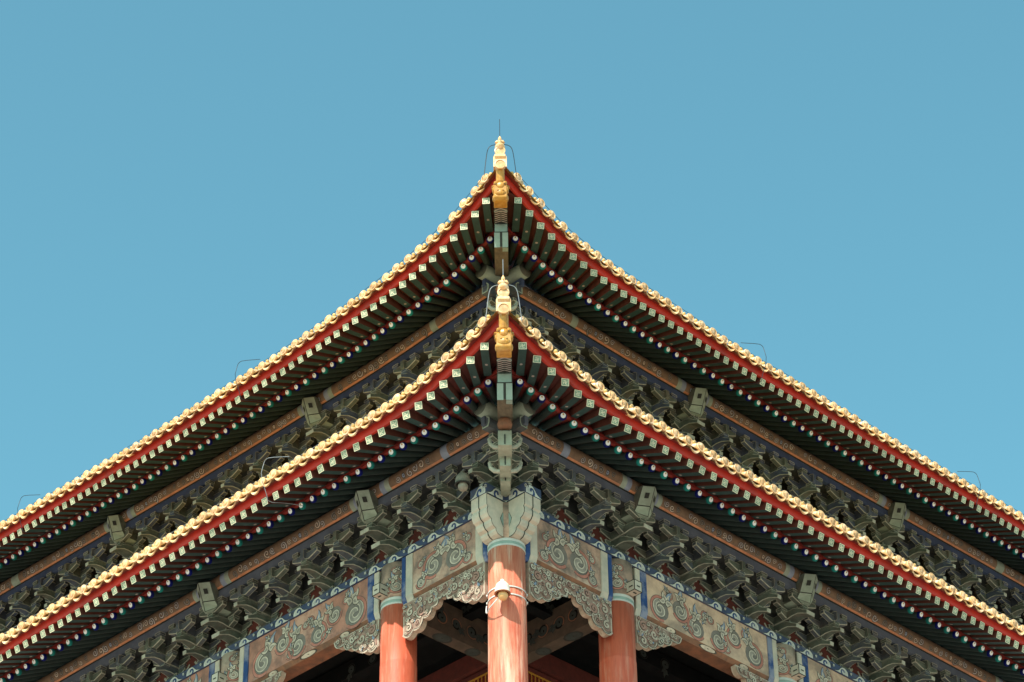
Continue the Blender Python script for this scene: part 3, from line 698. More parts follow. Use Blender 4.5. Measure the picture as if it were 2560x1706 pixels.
# ------------------------------------------------------------------ hip rafters, beast heads, ridge ends
def beast_head(Mx, label):
    mb = MB()
    pl = [(-4.60, 2.12), (-4.60, 2.66), (-4.92, 2.66), (-5.02, 2.50), (-5.02, 2.30), (-5.06, 2.14), (-4.98, 2.07)]
    mb.prism(pl, -.165, .165, 'x', 0)
    mb.ellip((0, -4.96, 2.52), (.13, .10, .13), 12, 8, 0)            # brow
    mb.ellip((0, -5.02, 2.27), (.15, .08, .10), 12, 8, 0)           # muzzle
    for sg in (-1, 1):
        mb.ellip((sg*.115, -4.98, 2.60), (.055, .07, .06), 10, 6, 0)  # eye brow lobes
        mb.ellip((sg*.17, -4.90, 2.44), (.035, .10, .09), 10, 6, 0)   # cheek curl
        mb.ellip((sg*.165, -4.86, 2.22), (.035, .10, .08), 10, 6, 0)
        mb.ellip((sg*.06, -5.08, 2.31), (.03, .03, .025), 8, 6, 0)    # nostril
        mb.tube([(sg*.12, -4.80, 2.64), (sg*.19, -4.74, 2.70), (sg*.21, -4.68, 2.64)], [.04, .035, .01], 8, 0)
    bh = obj('beast_head', mb.mesh('beast_head', ['amber'], bevel=.02, smooth=False), None, Mx)
    tag(bh, label, 'beast head', 'glazed beast heads on the roof corners')
    mb = MB()
    for sg in (-1, 1): mb.ellip((sg*.105, -5.045, 2.535), (.018, .012, .020), 8, 6, 0)
    obj('eye', mb.mesh('eye', ['ink']), bh, Mx)
def hip(lev, Mx, lab):
    mb = MB()                                         # young hip rafter
    pl = [(-4.78, 2.30), (-4.2, 2.33), (-3.6, 2.44), (-2.2, 2.95), (-2.2, 3.35), (-3.6, 2.80), (-4.78, 2.64)]
    mb.prism(pl, -.165, .165, 'x', 0)
    zi = obj('hip_rafter', mb.mesh('hip_rafter', ['hip_green']), HALL, Mx)
    mb = MB(); N_ = 10
    for k in range(N_):
        t0 = k/N_; 
        def yz(t): 
            y = lerp(-4.66, -3.62, t); z = interp([(-4.78, 2.30), (-4.2, 2.33), (-3.6, 2.44)], y); return y, z
        nx = 9; v = []
        for i in range(nx):
            x = -.15+.3*i/(nx-1); wv = .028*math.cos(i/(nx-1)*2*math.pi*1.0)
            for q, (t, hh) in enumerate(((t0+.004, -.016), (t0+.030, -.010), (t0+.066, -.006))):
                y, z = yz(t); v.append((x, y+wv, z+hh))
        mb.add(v, [(3*i+q, 3*i+3+q, 3*i+4+q, 3*i+1+q) for i in range(nx-1) for q in range(2)], 0)
    mb.add([(x, lerp(-4.7, -3.6, k/6), interp([(-4.78, 2.30), (-4.2, 2.33), (-3.6, 2.44)], lerp(-4.7, -3.6, k/6))-.003) for k in range(7) for x in (-.164, .164)], [(2*k, 2*k+1, 2*k+3, 2*k+2) for k in range(6)], 1)
    obj('wave_stripe', mb.mesh('wave_stripe', ['stripe_grey', 'ink'], recalc=False), zi, Mx)
    mb = MB()                                         # old hip rafter with its shaped end
    pl = [(-3.60, 2.40), (-3.60, 2.15), (-3.44, 1.80), (-3.2, 1.86), (-1.0, 2.62), (-1.0, 3.06)]
    mb.prism(pl, -.17, .17, 'x', 0)
    la = obj('hip_rafter', mb.mesh('hip_rafter', ['hip_brown']), HALL, Mx)
    mb = MB()
    fc = [((-3.604, 2.395), (-3.604, 2.16)), ((-3.602, 2.14), (-3.447, 1.80)), ((-3.44, 1.792), (-3.2, 1.853))]
    for i, (a, b) in enumerate(fc):
        for x0, x1 in ((-.17, .17),) if i == 0 else ((-.17, -.03), (.03, .17)):
            if i == 2 and x0 < 0: continue
            mb.add([(x0, a[0]-.003, a[1]), (x1, a[0]-.003, a[1]), (x1, b[0]-.003, b[1]-.003), (x0, b[0]-.003, b[1]-.003)], [(0, 1, 2, 3)], 0)
    mb.add([(-.028, -3.605, 2.15), (.028, -3.605, 2.15), (.028, -3.455, 1.82), (-.028, -3.455, 1.82)], [(0, 1, 2, 3)], 1)
    for x0, x1 in ((-.172, -.155), (.155, .172)):
        mb.add([(x0, -3.61, 2.395), (x1, -3.61, 2.395), (x1, -3.61, 2.16), (x0, -3.61, 2.16)], [(0, 1, 2, 3)], 1)
    mb.add([(-.17, -3.612, 2.165), (.17, -3.612, 2.165), (.17, -3.61, 2.14), (-.17, -3.61, 2.14)], [(0, 1, 2, 3)], 1)
    obj('rafter_end', mb.mesh('rafter_end', ['hip_green', 'ink'], recalc=False), la, Mx)
    # hip ridge end: tile, box, tile
    mb = MB(); d = Vector((0, 1, .42)).normalized()
    mb.tube([Vector((0, -5.12, 3.08)), Vector((0, -5.0, 3.06)), Vector((0, -4.9, 2.72)), Vector((0, -4.8, 2.60))], [.115, .105, .11, .11], 14, 1)
    def disc(y, z, r=.135):
        mb.lathe([(r*.95, -.04), (r, -.01), (r, .02), (r*.80, .028), (r*.76, .012), (.01, .012)], 18, [0, 0, 0, 2, 2], T=lambda x, q, h_: (x, y-h_, z+q))
    disc(-5.14, 3.08, .14)
    mb.tube([Vector((0, -5.10, 3.06)), Vector((0, -5.10, 3.06))+d*1.2], .12, 14, 0)
    pl = [(-.165, 3.10), (-.165, 3.40), (-.14, 3.47), (-.09, 3.51), (.09, 3.51), (.14, 3.47), (.165, 3.40), (.165, 3.10)]
    k0 = len(mb.v); mb.prism(pl, -5.02, -3.2, 'y', 0)
    for i in range(k0, len(mb.v)):
        x, y, z = mb.v[i]; mb.v[i] = (x, y, z+.42*(y+5.02))
    pl = [(-5.03, 3.36), (-5.07, 3.40), (-5.06, 3.47), (-5.0, 3.51), (-4.9, 3.53), (-4.9, 3.40)]
    mb.prism(pl, -.13, .13, 'x', 0)
    disc(-4.99, 3.62, .135)
    mb.tube([Vector((0, -4.96, 3.60)), Vector((0, -4.96, 3.60))+d*1.8], .12, 14, 0)
    obj('hip_ridge', mb.mesh('hip_ridge', ['tile', 'amber', 'tile_face'], bevel=0), HALL, Mx)
    beast_head(Mx, 'amber glazed beast head capping the %s roof corner' % lab)
    # little rider figure above
    mb = MB(); y0, z0 = -4.93, 3.74
    mb.ellip((0, y0, z0+.04), (.115, .17, .10), 14, 9, 0)           # bird body
    mb.ellip((0, y0-.13, z0+.12), (.045, .05, .075), 10, 7, 0)      # bird neck and head
    mb.tube([(0, y0-.16, z0+.16), (0, y0-.21, z0+.145)], [.020, .006], 6, 0)
    mb.lathe([(.115, .06), (.108, .14), (.085, .22), (.062, .27), (.035, .285)], 14, 0, T=lambda x, y, z: (x, y0+.02+y*.8, z0+z))   # robe
    for sg in (-1, 1):
        mb.tube([(sg*.07, y0+.01, z0+.25), (sg*.098, y0-.03, z0+.17), (sg*.035, y0-.085, z0+.16)], [.028, .03, .022], 8, 0)
        mb.ellip((sg*.095, y0+.06, z0+.05), (.035, .12, .07), 8, 6, 0)  # wings
    mb.ellip((0, y0+.01, z0+.315), (.045, .045, .052), 10, 8, 0)    # head
    mb.tube([(0, y0+.02, z0+.345), (0, y0+.02, z0+.39), (0, y0+.02, z0+.42)], [.038, .024, .005], 8, 0)
    mb.tube([(0, y0+.16, z0+.04), (0, y0+.24, z0+.14), (0, y0+.26, z0+.22)], [.06, .05, .015], 8, 0)
    tag(obj('ridge_figure', mb.mesh('ridge_figure', ['tile'], smooth=True), None, Mx), 'small pale yellow glazed rider figure on the %s roof corner tip' % lab, 'figurine', 'rider figures on the roof corners')
M_LO = Matrix.Translation((.012, 0, 0)); M_UP = Matrix.Translation((-.035, 4.13, 7.40))
hip(lo, M_LO, 'lower'); hip(up, M_UP, 'upper')

# ------------------------------------------------------------------ cloud band, beams, columns
BZ0, BZ1, BO = 1.07, 1.275, .33
for side in SIDES:
    mb = MB()
    sweep(mb, side, [.30, 18.2], lambda s: [(-.33, BZ0), (BO, BZ0), (BO, BZ1), (-.33, BZ1)], mitre=False)
    dq = .003 if side == 'L' else 0
    sweep(mb, side, [-.885, .30], lambda s: [(-.262, BZ0-dq), (.262, BZ0-dq), (.262, BZ1+.05-dq), (-.262, BZ1+.05-dq)], mitre=False)
    band = obj('cloud_band', mb.mesh('cloud_band', ['band_blue']), HALL)
    mo = MB(); hb = BZ1-BZ0
    def motif(Tb, s, hb, small=True):
        F = lambda pl: [(s+.46-a, b*hb/.2) for a, b in pl]
        blob = [(-.03, .0), (-.035, .06), (-.02, .12), (.03, .165), (.10, .19), (.18, .18), (.24, .14), (.29, .085), (.35, .04), (.44, .012), (.50, 0)]
        mo.poly(F([(a*1.03-.004, min(b+.012, .2)) for a, b in blob]), 1, Tb, 0); mo.poly(F(blob), 0, Tb, .001)
        cm = [(.235, 0), (.25, .045), (.235, .09), (.195, .125), (.145, .13), (.105, .105), (.10, .07), (.125, .05), (.15, .062), (.148, .085), (.165, .098), (.19, .085), (.20, .05), (.185, .02), (.17, 0)]
        mo.poly(F([(a+(.008 if a > .17 else -.008), b+(.01 if b > .09 else 0)) for a, b in cm]), 1, Tb, .002); mo.poly(F(cm), 2, Tb, .0025)
        mo.ribbon(F(spiral(.055, .062, .05, 1.2, 1.2, 1, 12, .2)), .022, 1, Tb, .003)
        mo.ribbon(F(spiral(.052, .060, .05, 1.2, 1.2, 1, 12, .2)), .020, 0, Tb, .0035)
        if small:
            mo.ribbon(F(spiral(.51, .115, .042, 1.25, 2.6, -1, 12, .2)), .034, 1, Tb, .001); mo.ribbon(F(spiral(.51, .115, .042, 1.25, 2.6, -1, 12, .2)), .018, 0, Tb, .002)
            mo.ribbon(F([(.60, .15), (.575, .11), (.60, .07), (.585, .05)]), .026, 1, Tb, .001)
    s = .42
    while s < 17.6: motif(lambda a, b, h_: wp(side, a, BO+.003+h_, BZ0+b), s, hb); s += .68
    for q in (-.86, -.32): motif(lambda a, b, h_: wp(side, a, .265+h_, BZ0+b), q, hb+.05, q < -.5)
    motif(lambda a, b, h_: wp(side, -.888-h_, a-.28, BZ0+b), 0.02, hb+.05, False)
    obj('cloud_motif', mo.mesh('cloud_motif', ['palecyan', 'ink', 'hoop_blue'], recalc=False), band)

def flame(cx, cz, L_, W_, ang, hand=1):
    pts = []
    for t, wv in ((0, .25), (.12, .7), (.3, 1), (.5, .75), (.68, .45), (.85, .28), (1, 0)): pts.append((wv*W_/2+hand*.14*W_*math.sin(t*7), t*L_))
    for t, wv in ((.85, .28), (.68, .45), (.5, .7), (.3, .95), (.12, .6)): pts.append((-wv*W_/2+hand*.14*W_*math.sin(t*7), t*L_))
    ca, sa = math.cos(ang), math.sin(ang)
    return [(cx+x*ca-z*sa, cz+x*sa+z*ca) for x, z in pts]
def grow(pl, d):
    cx = sum(p[0] for p in pl)/len(pl); cz = sum(p[1] for p in pl)/len(pl); o_ = []
    for x, z in pl:
        l = math.hypot(x-cx, z-cz) or 1; o_.append((x+(x-cx)/l*d, z+(z-cz)/l*d))
    return o_
def scroll(mb, T, cx, cz, R, hand, th0, seed=0):
    # materials: 0 ink 1 pale 2 grey 3 red 4 blue
    sp = spiral(cx, cz, R*.86, 1.12, th0, hand, 26, .16); n = len(sp)
    mb.poly([(cx+R*1.03*math.cos(t*.449), cz+R*1.03*math.sin(t*.449)) for t in range(14)], 2, T, -.0012)
    w_ = [R*lerp(.36, .46, k/(n-1)) for k in range(n)]
    mb.ribbon(sp, [x+.044 for x in w_], 0, T, 0); mb.ribbon(sp, [x+.018 for x in w_], 1, T, .001); mb.ribbon(sp, [x*.62 for x in w_], 5, T, .0014)
    ra = spiral(cx, cz, R*1.16, .62, th0-hand*.35, hand, 16, .9)
    mb.ribbon(ra, R*.24+.024, 0, T, .0015); mb.ribbon(ra, R*.24, 3, T, .0022)
    a = th0-hand*.6; ex, ez = cx+R*1.15*math.cos(a), cz+R*1.15*math.sin(a)
    for k, (da, L_, m_) in enumerate(((0, R*1.45, 4), (.9, R*1.0, 1), (-1.0, R*.95, 1), (2.3, R*.8, 1))):
        fl = flame(ex, ez, L_, R*.62, a-math.pi/2+da*hand, hand); mb.poly(grow(fl, .020), 0, T, .003+k*.0008); mb.poly(fl, m_, T, .0034+k*.0008)
        mb.poly(flame(ex+math.cos(a+da*hand)*L_*.15, ez+math.sin(a+da*hand)*L_*.15, L_*.55, R*.26, a-math.pi/2+da*hand, hand), 5 if m_ == 1 else 1, T, .0038+k*.0008)
SCM = ['scroll_ink', 'scroll_pale', 'scroll_grey', 'scroll_red', 'scroll_blue', 'scroll_core']
def scroll_obj(parent, T, *a, mats=None):
    cx, cz, R, hd, th = a; u_ = random.uniform
    mb = MB(); scroll(mb, T, cx+u_(-.03, .03), cz+u_(-.025, .025), R*u_(.9, 1.1), hd, th+u_(-.35, .35)); obj('painted_scroll', mb.mesh('painted_scroll', mats or SCM, recalc=False), parent)
def beam_scrolls(side, s0, s1, par, big):
    T = lambda a, b, h_: wp(side, a, .283+h_, b); mid = (s0+s1)/2; hs = 1
    if not big:
        for sg in (-1, 1):
            scroll_obj(par, T, mid+sg*.36, .38+.03*sg, .32, -sg, math.pi/2-sg*.2)
            scroll_obj(par, T, mid+sg*.80, .14, .14, sg, math.pi/2+sg*1.1)
            scroll_obj(par, T, mid+sg*.78, .66, .10, -sg, math.pi/2)
            scroll_obj(par, T, mid+sg*.16, .80, .09, sg, 1.2)
    else:
        n = max(2, round((s1-s0)/.82)); n += n % 2
        for k in range(n):
            lh = 1 if k < n/2 else -1; j = k if k < n/2 else n-1-k; v_ = j % 3
            c_ = lerp(s0, s1, (k+.5)/n)+lh*(0, .05, -.06)[v_]
            scroll_obj(par, T, c_, (.30, .52, .24)[v_], (.31, .24, .28)[v_], (lh, -lh, lh)[v_], math.pi/2+lh*(.3, -1.0, .8)[v_])
            scroll_obj(par, T, c_+lh*.30, (.78, .10, .72)[v_], .11, -lh, 1.5+v_)
        Tc2 = lambda a, b, h_: wp(side, a, lerp(.28, .2016, b)+.004+h_, lerp(-.07, -.18, b)-.004)
        for c_, rr in ((mid, .26), (mid-1.3, .15), (mid+1.3, .15)):
            mb = MB()
            for q, (k_, m_) in enumerate(((1.25, 0), (1, 1), (.16, 0))): mb.poly([(c_+rr*k_*math.cos(t*.5236), .5+.40*k_*math.sin(t*.5236)) for t in range(12)], m_, Tc2, .001*q)
            obj('painted_oval', mb.mesh('painted_oval', SCM, recalc=False), par)
def beam_prof(w_=.28): return [(-w_, BZ0-.004), (w_, BZ0-.004), (w_, -.07), (w_*.72, -.18), (-w_*.72, -.18), (-w_, -.07)]
CW = .43
for side in SIDES:
    prev = 0.0
    for bi, c_ in enumerate(COLS):
        a, b = prev+(.38 if bi else .30), c_-.38; mb = MB()
        sweep(mb, side, [a, b], lambda s: beam_prof(), mitre=False, mis=[0, 0, 1, 1, 1, 0])
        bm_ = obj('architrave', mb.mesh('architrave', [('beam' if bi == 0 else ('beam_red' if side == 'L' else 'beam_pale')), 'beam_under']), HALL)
        hoops = [(a+.17, a+.40, 'pale'), (a+.02, a+.165, 'hoop_blue'), (b-.40, b-.17, 'pale'), (b-.165, b-.03, 'hoop_blue')] if bi == 0 else [(a+.0, a+.17, 'pale'), (a+.175, a+.40, 'hoop_blue'), (b-.36, b-.19, 'hoop_blue'), (b-.185, b-.02, 'pale')]
        for h0, h1, m_ in hoops:
            hb_ = MB(); w_ = .315
            pl = [(-w_, BZ0-.012), (w_, BZ0-.012), (w_, -.04), (w_-.07, -.22), (-w_+.07, -.22), (-w_, -.04)]
            hb_.prism(pl, h0, h1, 'x', 0, T=Tw(side)); obj('hoop', hb_.mesh('hoop', [m_], bevel=.012), bm_)
        beam_scrolls(side, a+.55, b-.55, bm_, bi > 0)
        prev = c_
# beam ends crossing over the corner column
def fist_poly(E):
    return [(.30, BZ0-.006), (-E, BZ0-.006), (-E, .76), (-E+.035, .72), (-E+.01, .64), (-E+.02, .55), (-E+.07, .47), (-E+.145, .43), (-E+.15, .36), (-E+.20, .28), (-E+.285, .24), (-E+.29, .18), (-E+.34, .12), (-E+.43, .088), (.30, .088)]
for side in SIDES:
    mb = MB(); mb.prism(fist_poly(.87), -.25, .25, 'y', 0, T=Tw(side), inset=True)
    # grooves down the stepped end
    e_ = fist_poly(.87)[1:14]
    for yy in (-.0,):
        v = []
        for (x, z) in e_: v += [wp(side, x-.006, yy-.014, z), wp(side, x-.006, yy+.014, z)]
        mb.add(v, [(2*i, 2*i+1, 2*i+3, 2*i+2) for i in range(len(e_)-1)], 1)
    fe = obj('beam_end', mb.mesh('beam_end', ['pale', 'ink'], inset=.020, ring=1), HALL)
    mb = MB(); T = lambda a, b, h_: wp(side, a, .252+h_, b)
    lf = [(-.30, .70), (-.36, .74), (-.39, .66), (-.43, .56), (-.39, .46), (-.33, .36), (-.29, .44)]
    mb.poly(grow(lf, .015), 0, T, .003); mb.poly(lf, 1, T, .004); obj('leaf_patch', mb.mesh('leaf_patch', ['ink', 'hip_green'], recalc=False), fe)
# columns
def column(x, y, faded, deco):
    Mx = Matrix.Translation((x, y, -7)); mb = MB(); n = 40
    mb.lathe([(.47, 0), (.46, .5), (.435, 5.4), (.433, 5.43), (.428, 5.44), (.425, 6.90)], n, 0)
    c_ = obj('column', mb.mesh('column', ['column_faded' if faded else 'column_red'], smooth=True), HALL, Mx)
    if faded: c_['label'] = 'pale sun faded red column'
    mb = MB(); mb.lathe([(.428, 6.885), (.436, 6.89), (.436, 6.93), (.43, 6.932), (.43, 7.00), (.437, 7.003), (.437, 7.07), (.43, 7.075)], n, [1, 1, 1, 0, 0, 1, 1])
    obj('capital_ring', mb.mesh('capital_ring', ['hip_green', 'palecyan'], smooth=False), c_, Mx)
    mb = MB(); mb.lathe([(.425, 7.0), (.425, 8.03)], n, 0)
    hd = obj('column_head', mb.mesh('column_head', ['beam'], smooth=True), c_, Mx)
    if deco:
        a0 = -math.pi/2
        def T(a, b, h_): 
            th = a0+a/.425; r_ = .429+h_; return (x+r_*math.cos(th), y+r_*math.sin(th), b)
        for (a_, b_, r_, h_, t_) in ((-.04, .36, .15, 1, 2.2), (.10, .62, .10, -1, 1.2), (-.10, .80, .07, 1, 1.2), (.20, .30, .08, -1, .4), (-.26, .30, .08, 1, 2.6)):
            sg = 1 if x < 0 else -1; scroll_obj(hd, T, a_*sg, b_, r_, h_*sg, t_ if x < 0 else math.pi-t_)
column(0, 0, True, False)
for side in SIDES:
    for c_ in COLS:
        x, y, _ = wp(side, c_, 0, 0); column(x, y, False, True)
# boxed beam noses beside the side columns
for side in SIDES:
    for c_ in COLS[:2]:
        m_ = fr(side, c_+.07, .52, .27); mb = MB(); mb.box(-.13, .13, -.3, .16, -.14, .14); mb.ins = list(range(6))
        nb = obj('tenon_block', mb.mesh('tenon_block', ['pale', 'ink'], inset=.018, ring=1), HALL, m_)
        for bx in ((-.05, .05, .161, .166, -.03, .0), (-.05, .05, .02, .06, -.146, -.141), (-.136, -.131, -.02, .10, -.03, .0), (.131, .136, -.02, .10, -.03, .0)):
            mb = MB(); mb.box(*bx); obj('painted_mark', mb.mesh('painted_mark', ['ink']), nb, m_)

# ------------------------------------------------------------------ carved brackets (queti)
def queti(name, side, prof, swirls, flip=None):
    mb = MB(); o0, o1 = .11, .26
    pl = prof
    mb.prism(pl, o0, o1, 'y', 0, cap=0, T=Tw(side)); q = obj(name, mb.mesh(name, ['carve_hi']), HALL)
    rl = MB(); T = lambda a, b, h_: wp(side, a, o1+.002+h_, b)
    rl.poly([(a, b) for a, b in grow(pl, -.045)], 0, T, 0.0)
    def inside(x, z, pad=.06):
        for dx, dz_ in ((pad, 0), (-pad, 0), (0, pad), (0, -pad)):
            X, Z = x+dx, z+dz_; c_ = False; j = len(pl)-1
            for i in range(len(pl)):
                if (pl[i][1] > Z) != (pl[j][1] > Z) and X < (pl[j][0]-pl[i][0])*(Z-pl[i][1])/(pl[j][1]-pl[i][1])+pl[i][0]: c_ = not c_
                j = i
            if not c_: return False
        return True
    rg = random.Random(len(bpy.data.objects)); spots = [(a, b, r_*.8, hd, th) for a, b, r_, hd, th in swirls if inside(a, b, r_*.7)]
    xs = [p[0] for p in pl]
    for _ in range(1400):
        x, z, r_ = rg.uniform(min(xs), max(xs)), rg.uniform(-1.25, -.2), rg.choice((.13, .11, .09, .07, .055))
        if inside(x, z, r_) and all(math.hypot(x-q[0], z-q[1]) > (r_+q[2])*.90 for q in spots): spots.append((x, z, r_, rg.choice((-1, 1)), rg.uniform(0, 6.28)))
    for k_, (a, b, r_, hd, th) in enumerate(spots):
        hz = .004+.0011*(k_ % 9); sp = spiral(a, b, r_*.95, 1.25, th, hd, 16, .12)
        cc = 2 if k_ % 3 else (5 if k_ % 2 else 3)
        rl.poly([(a+r_*1.12*math.cos(t*.6283), b+r_*1.12*math.sin(t*.6283)) for t in range(10)], 6 if k_ % 2 else 3, T, hz)
        rl.ribbon(sp, r_*.44+.020, 1, T, hz+.004); rl.ribbon(sp, r_*.44, cc, T, hz+.014)
        rl.ribbon(spiral(a, b, r_*1.16, .55, th+1.5, hd, 10, .95), r_*.22, 3 if k_ % 3 else 5, T, hz+.010)
        if k_ % 2: 
            fl = flame(a+r_*.9*math.cos(th), b+r_*.9*math.sin(th), r_*1.2, r_*.7, th-math.pi/2+hd*.7, hd); rl.poly(grow(fl, .01), 1, T, hz+.013); rl.poly(fl, 4 if k_ % 4 == 1 else 2, T, hz+.014)
    ed = [p for p in pl if p[1] < -.2]
    ge = grow(ed, -.03); rl.ribbon(ge, .05, 2, T, .030); rl.ribbon(grow(ed, -.065), .016, 1, T, .031)
    tag(obj('carved_relief', rl.mesh('carved_relief', ['carve', 'ink', 'carve_hi', 'carve_red', 'scroll_blue', 'scroll_pale', 'carve'], recalc=False), q), kind='stuff')
    return q
def scallop(anc, bulge=.30):
    o_ = []
    for (a, b), (c, d) in zip(anc, anc[1:]):
        dx, dy = c-a, d-b; l = math.hypot(dx, dy); nx, ny = dy/l, -dx/l
        if ny > 0: nx, ny = -nx, -ny
        for q in range(5):
            t = q/5; h_ = bulge*l*math.sin(math.pi*t)**.8 if t else 0; o_.append((a+dx*t+nx*h_, b+dy*t+ny*h_))
    return o_+[anc[-1]]
half = [(.45, -.19)]+scallop([(.45, -1.04), (.80, -1.04), (1.12, -.84), (1.42, -.68), (1.66, -.50), (1.815, -.47)])
full = half+[(3.63-a, b) for a, b in reversed(half)]
full = [(min(a, 3.17), b) for a, b in full]
sw = [(.72, -.50, .16, 1, 1.), (.66, -.90, .15, -1, 2.), (1.08, -.62, .17, -1, 0.), (1.05, -.30, .11, 1, 3.), (1.42, -.48, .14, 1, 1.), (1.45, -.26, .07, -1, 1.), (1.75, -.32, .10, -1, 2.), (.90, -.28, .06, 1, 0), (.95, -.88, .09, 1, 1.), (1.28, -.74, .09, -1, 3)]
sw = sw+[(3.63-a, b, r_, -h_, math.pi-t) for a, b, r_, h_, t in sw]
hang = [(0, -.19)]+scallop([(0, -.94), (.32, -.92), (.62, -.74), (.92, -.58), (1.22, -.40), (1.56, -.22)])+[(1.56, -.19)]
swh = [(.22, -.42, .17, 1, 1.), (.20, -.82, .15, -1, 2.), (.58, -.52, .17, -1, 0.), (.92, -.40, .13, 1, 3.), (1.2, -.30, .08, -1, 1.), (.45, -.78, .08, 1, 0)]
for side in SIDES:
    queti('carved_bracket', side, full, sw)
    for (c_, sg) in ((COLS[0]+.41, 1), (COLS[1]-.41, -1), (COLS[1]+.41, 1)):
        queti('carved_bracket', side, [(c_+sg*a, b) for a, b in hang], [(c_+sg*a, b, r_, sg*h_, t) for a, b, r_, h_, t in swh])

# ------------------------------------------------------------------ veranda inside
for side in SIDES:
    mb = MB(); mb.prism([(-3.3, -.25), (-3.3, .62), (-.35, .62), (-.35, -.25)], 3.42, 3.78, 'x', 0, T=lambda a, b, c: wp(side, a, b, c))
    ib = obj('inner_beam', mb.mesh('inner_beam', ['inner_brown']), HALL)
    sc = MB(); T = lambda a, b, h_: wp(side, 3.415-h_, a, b)
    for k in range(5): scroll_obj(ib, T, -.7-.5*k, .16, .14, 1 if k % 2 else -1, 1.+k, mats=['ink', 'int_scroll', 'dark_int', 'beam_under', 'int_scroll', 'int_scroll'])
    T2 = lambda a, b, h_: wp(side, b, a, -.253-h_)
    for c_, rr in ((-1.4, .22), (-2.4, .16)):
        for q, (k_, m_) in enumerate(((1.3, 0), (1, 1), (.15, 0))): sc.poly([(c_+rr*k_*math.cos(t*.5236), 3.6+.15*k_*math.sin(t*.5236)) for t in range(12)], m_, T2, .001*q)
    tag(obj('painted_oval', sc.mesh('inner_oval', ['ink', 'int_scroll'], recalc=False), ib), kind='stuff')
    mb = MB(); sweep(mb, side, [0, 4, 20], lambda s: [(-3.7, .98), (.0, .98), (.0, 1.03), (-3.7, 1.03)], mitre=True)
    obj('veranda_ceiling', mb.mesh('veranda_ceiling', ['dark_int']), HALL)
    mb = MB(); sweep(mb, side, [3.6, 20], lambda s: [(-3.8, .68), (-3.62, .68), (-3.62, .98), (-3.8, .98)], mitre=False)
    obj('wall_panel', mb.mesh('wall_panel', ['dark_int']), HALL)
    sc = MB(); T = lambda a, b, h_: wp(side, a, -3.61+h_, b)
    mb = MB(); sweep(mb, side, [3.6, 20], lambda s: [(-3.8, .18), (-3.55, .18), (-3.55, .68), (-3.8, .68)], mitre=False)
    obj('lintel', mb.mesh('lintel', ['board_red']), HALL)
    mb = MB(); sweep(mb, side, [3.6, 20], lambda s: [(-3.9, -7), (-3.72, -7), (-3.72, .18), (-3.9, .18)], mitre=False)
    obj('wall', mb.mesh('wall', ['deep_red']), HALL)
    for k in range(6):
        a = 4.2+k*1.25
        mb = MB(); mb.box(a, a+1.1, -3.70, -3.64, .02, .12, 0, Tw(side)); mb.box(a, a+1.1, -3.70, -3.64, -3.0, -2.9, 0, Tw(side)); mb.box(a, a+.10, -3.70, -3.64, -2.9, .02, 0, Tw(side)); mb.box(a+1.0, a+1.1, -3.70, -3.64, -2.9, .02, 0, Tw(side))
        wf = obj('lattice_window', mb.mesh('lattice_window', ['board_red']), HALL)
        mb = MB(); mb.box(a+.105, a+.995, -3.68, -3.665, -.03, .015, 0, Tw(side))
        for q in range(7): mb.box(a+.13+q*.13, a+.155+q*.13, -3.69, -3.672, -2.88, -.035, 0, Tw(side))
        obj('gold_trim', mb.mesh('gold_trim', ['gold']), wf)
    # dim painted beams deeper in the veranda
    mb = MB(); sweep(mb, side, [.6, 20], lambda s: [(-2.2, .45), (-1.9, .45), (-1.9, .9), (-2.2, .9)], mitre=False)
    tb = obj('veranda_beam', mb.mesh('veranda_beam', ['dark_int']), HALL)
    sc = MB(); T = lambda a, b, h_: wp(side, a, -1.897+h_, b)
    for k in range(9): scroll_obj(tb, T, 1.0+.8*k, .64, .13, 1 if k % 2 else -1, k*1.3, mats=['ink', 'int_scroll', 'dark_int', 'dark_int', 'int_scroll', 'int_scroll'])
    # wall between the two roofs, behind the upper brackets
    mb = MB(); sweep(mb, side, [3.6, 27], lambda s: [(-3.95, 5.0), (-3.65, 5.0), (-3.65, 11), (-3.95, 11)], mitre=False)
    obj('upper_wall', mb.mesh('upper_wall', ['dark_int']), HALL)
    mb = MB(); sweep(mb, side, [-up.ax-.38, 27], lambda s: [(-3.9, 7.6), (-3.22, 7.6), (-3.22, 8.1), (-3.9, 8.1)], mitre=True)
    obj('upper_band', mb.mesh('upper_band', ['band_blue']), HALL)

# ------------------------------------------------------------------ security lamp strapped to the corner column
def dome_lamp(LX, LY, LZ, parent, ms=('lamp_white', 'lamp_rim', 'lamp_globe')):
    Tl = lambda x, y, z: (LX+x, LY+y, LZ+z); mb = MB()
    mb.lathe([(.03, .19), (.045, .18), (.05, .125), (.10, .10), (.15, .04), (.172, -.06), (.176, -.16), (.186, -.165), (.186, -.185), (.150, -.185), (.13, -.12), (.02, -.02)], 24, [0, 0, 0, 0, 0, 0, 0, 1, 1, 1, 1], T=Tl)
    obj('housing', mb.mesh('housing', [ms[0], ms[1]], smooth=True), parent)
    mb = MB(); mb.ellip((LX+.01, LY, LZ-.22), (.118, .118, .125), 20, 14, 0); obj('globe', mb.mesh('globe', [ms[2]], smooth=True), parent)
gx, gy, gz = -.98, -.85, 1.42
l2 = tag(obj('lamp', None, None, Matrix.Translation((gx, gy, gz))), 'shade-darkened domed lamp tucked among the brackets left of the corner', 'lamp')
dome_lamp(gx, gy, gz, l2, ('lamp_shaded', 'ink', 'lamp_shaded'))
mb = MB(); mb.tube([(gx, gy, gz+.15), (gx+.02, gy+.1, gz+.3), (gx+.05, gy+.3, gz+.42)], .02, 8, 0); obj('bracket', mb.mesh('lamp_bracket', ['wire']), l2)
LX, LY, LZ = -.10, -.70, -1.38
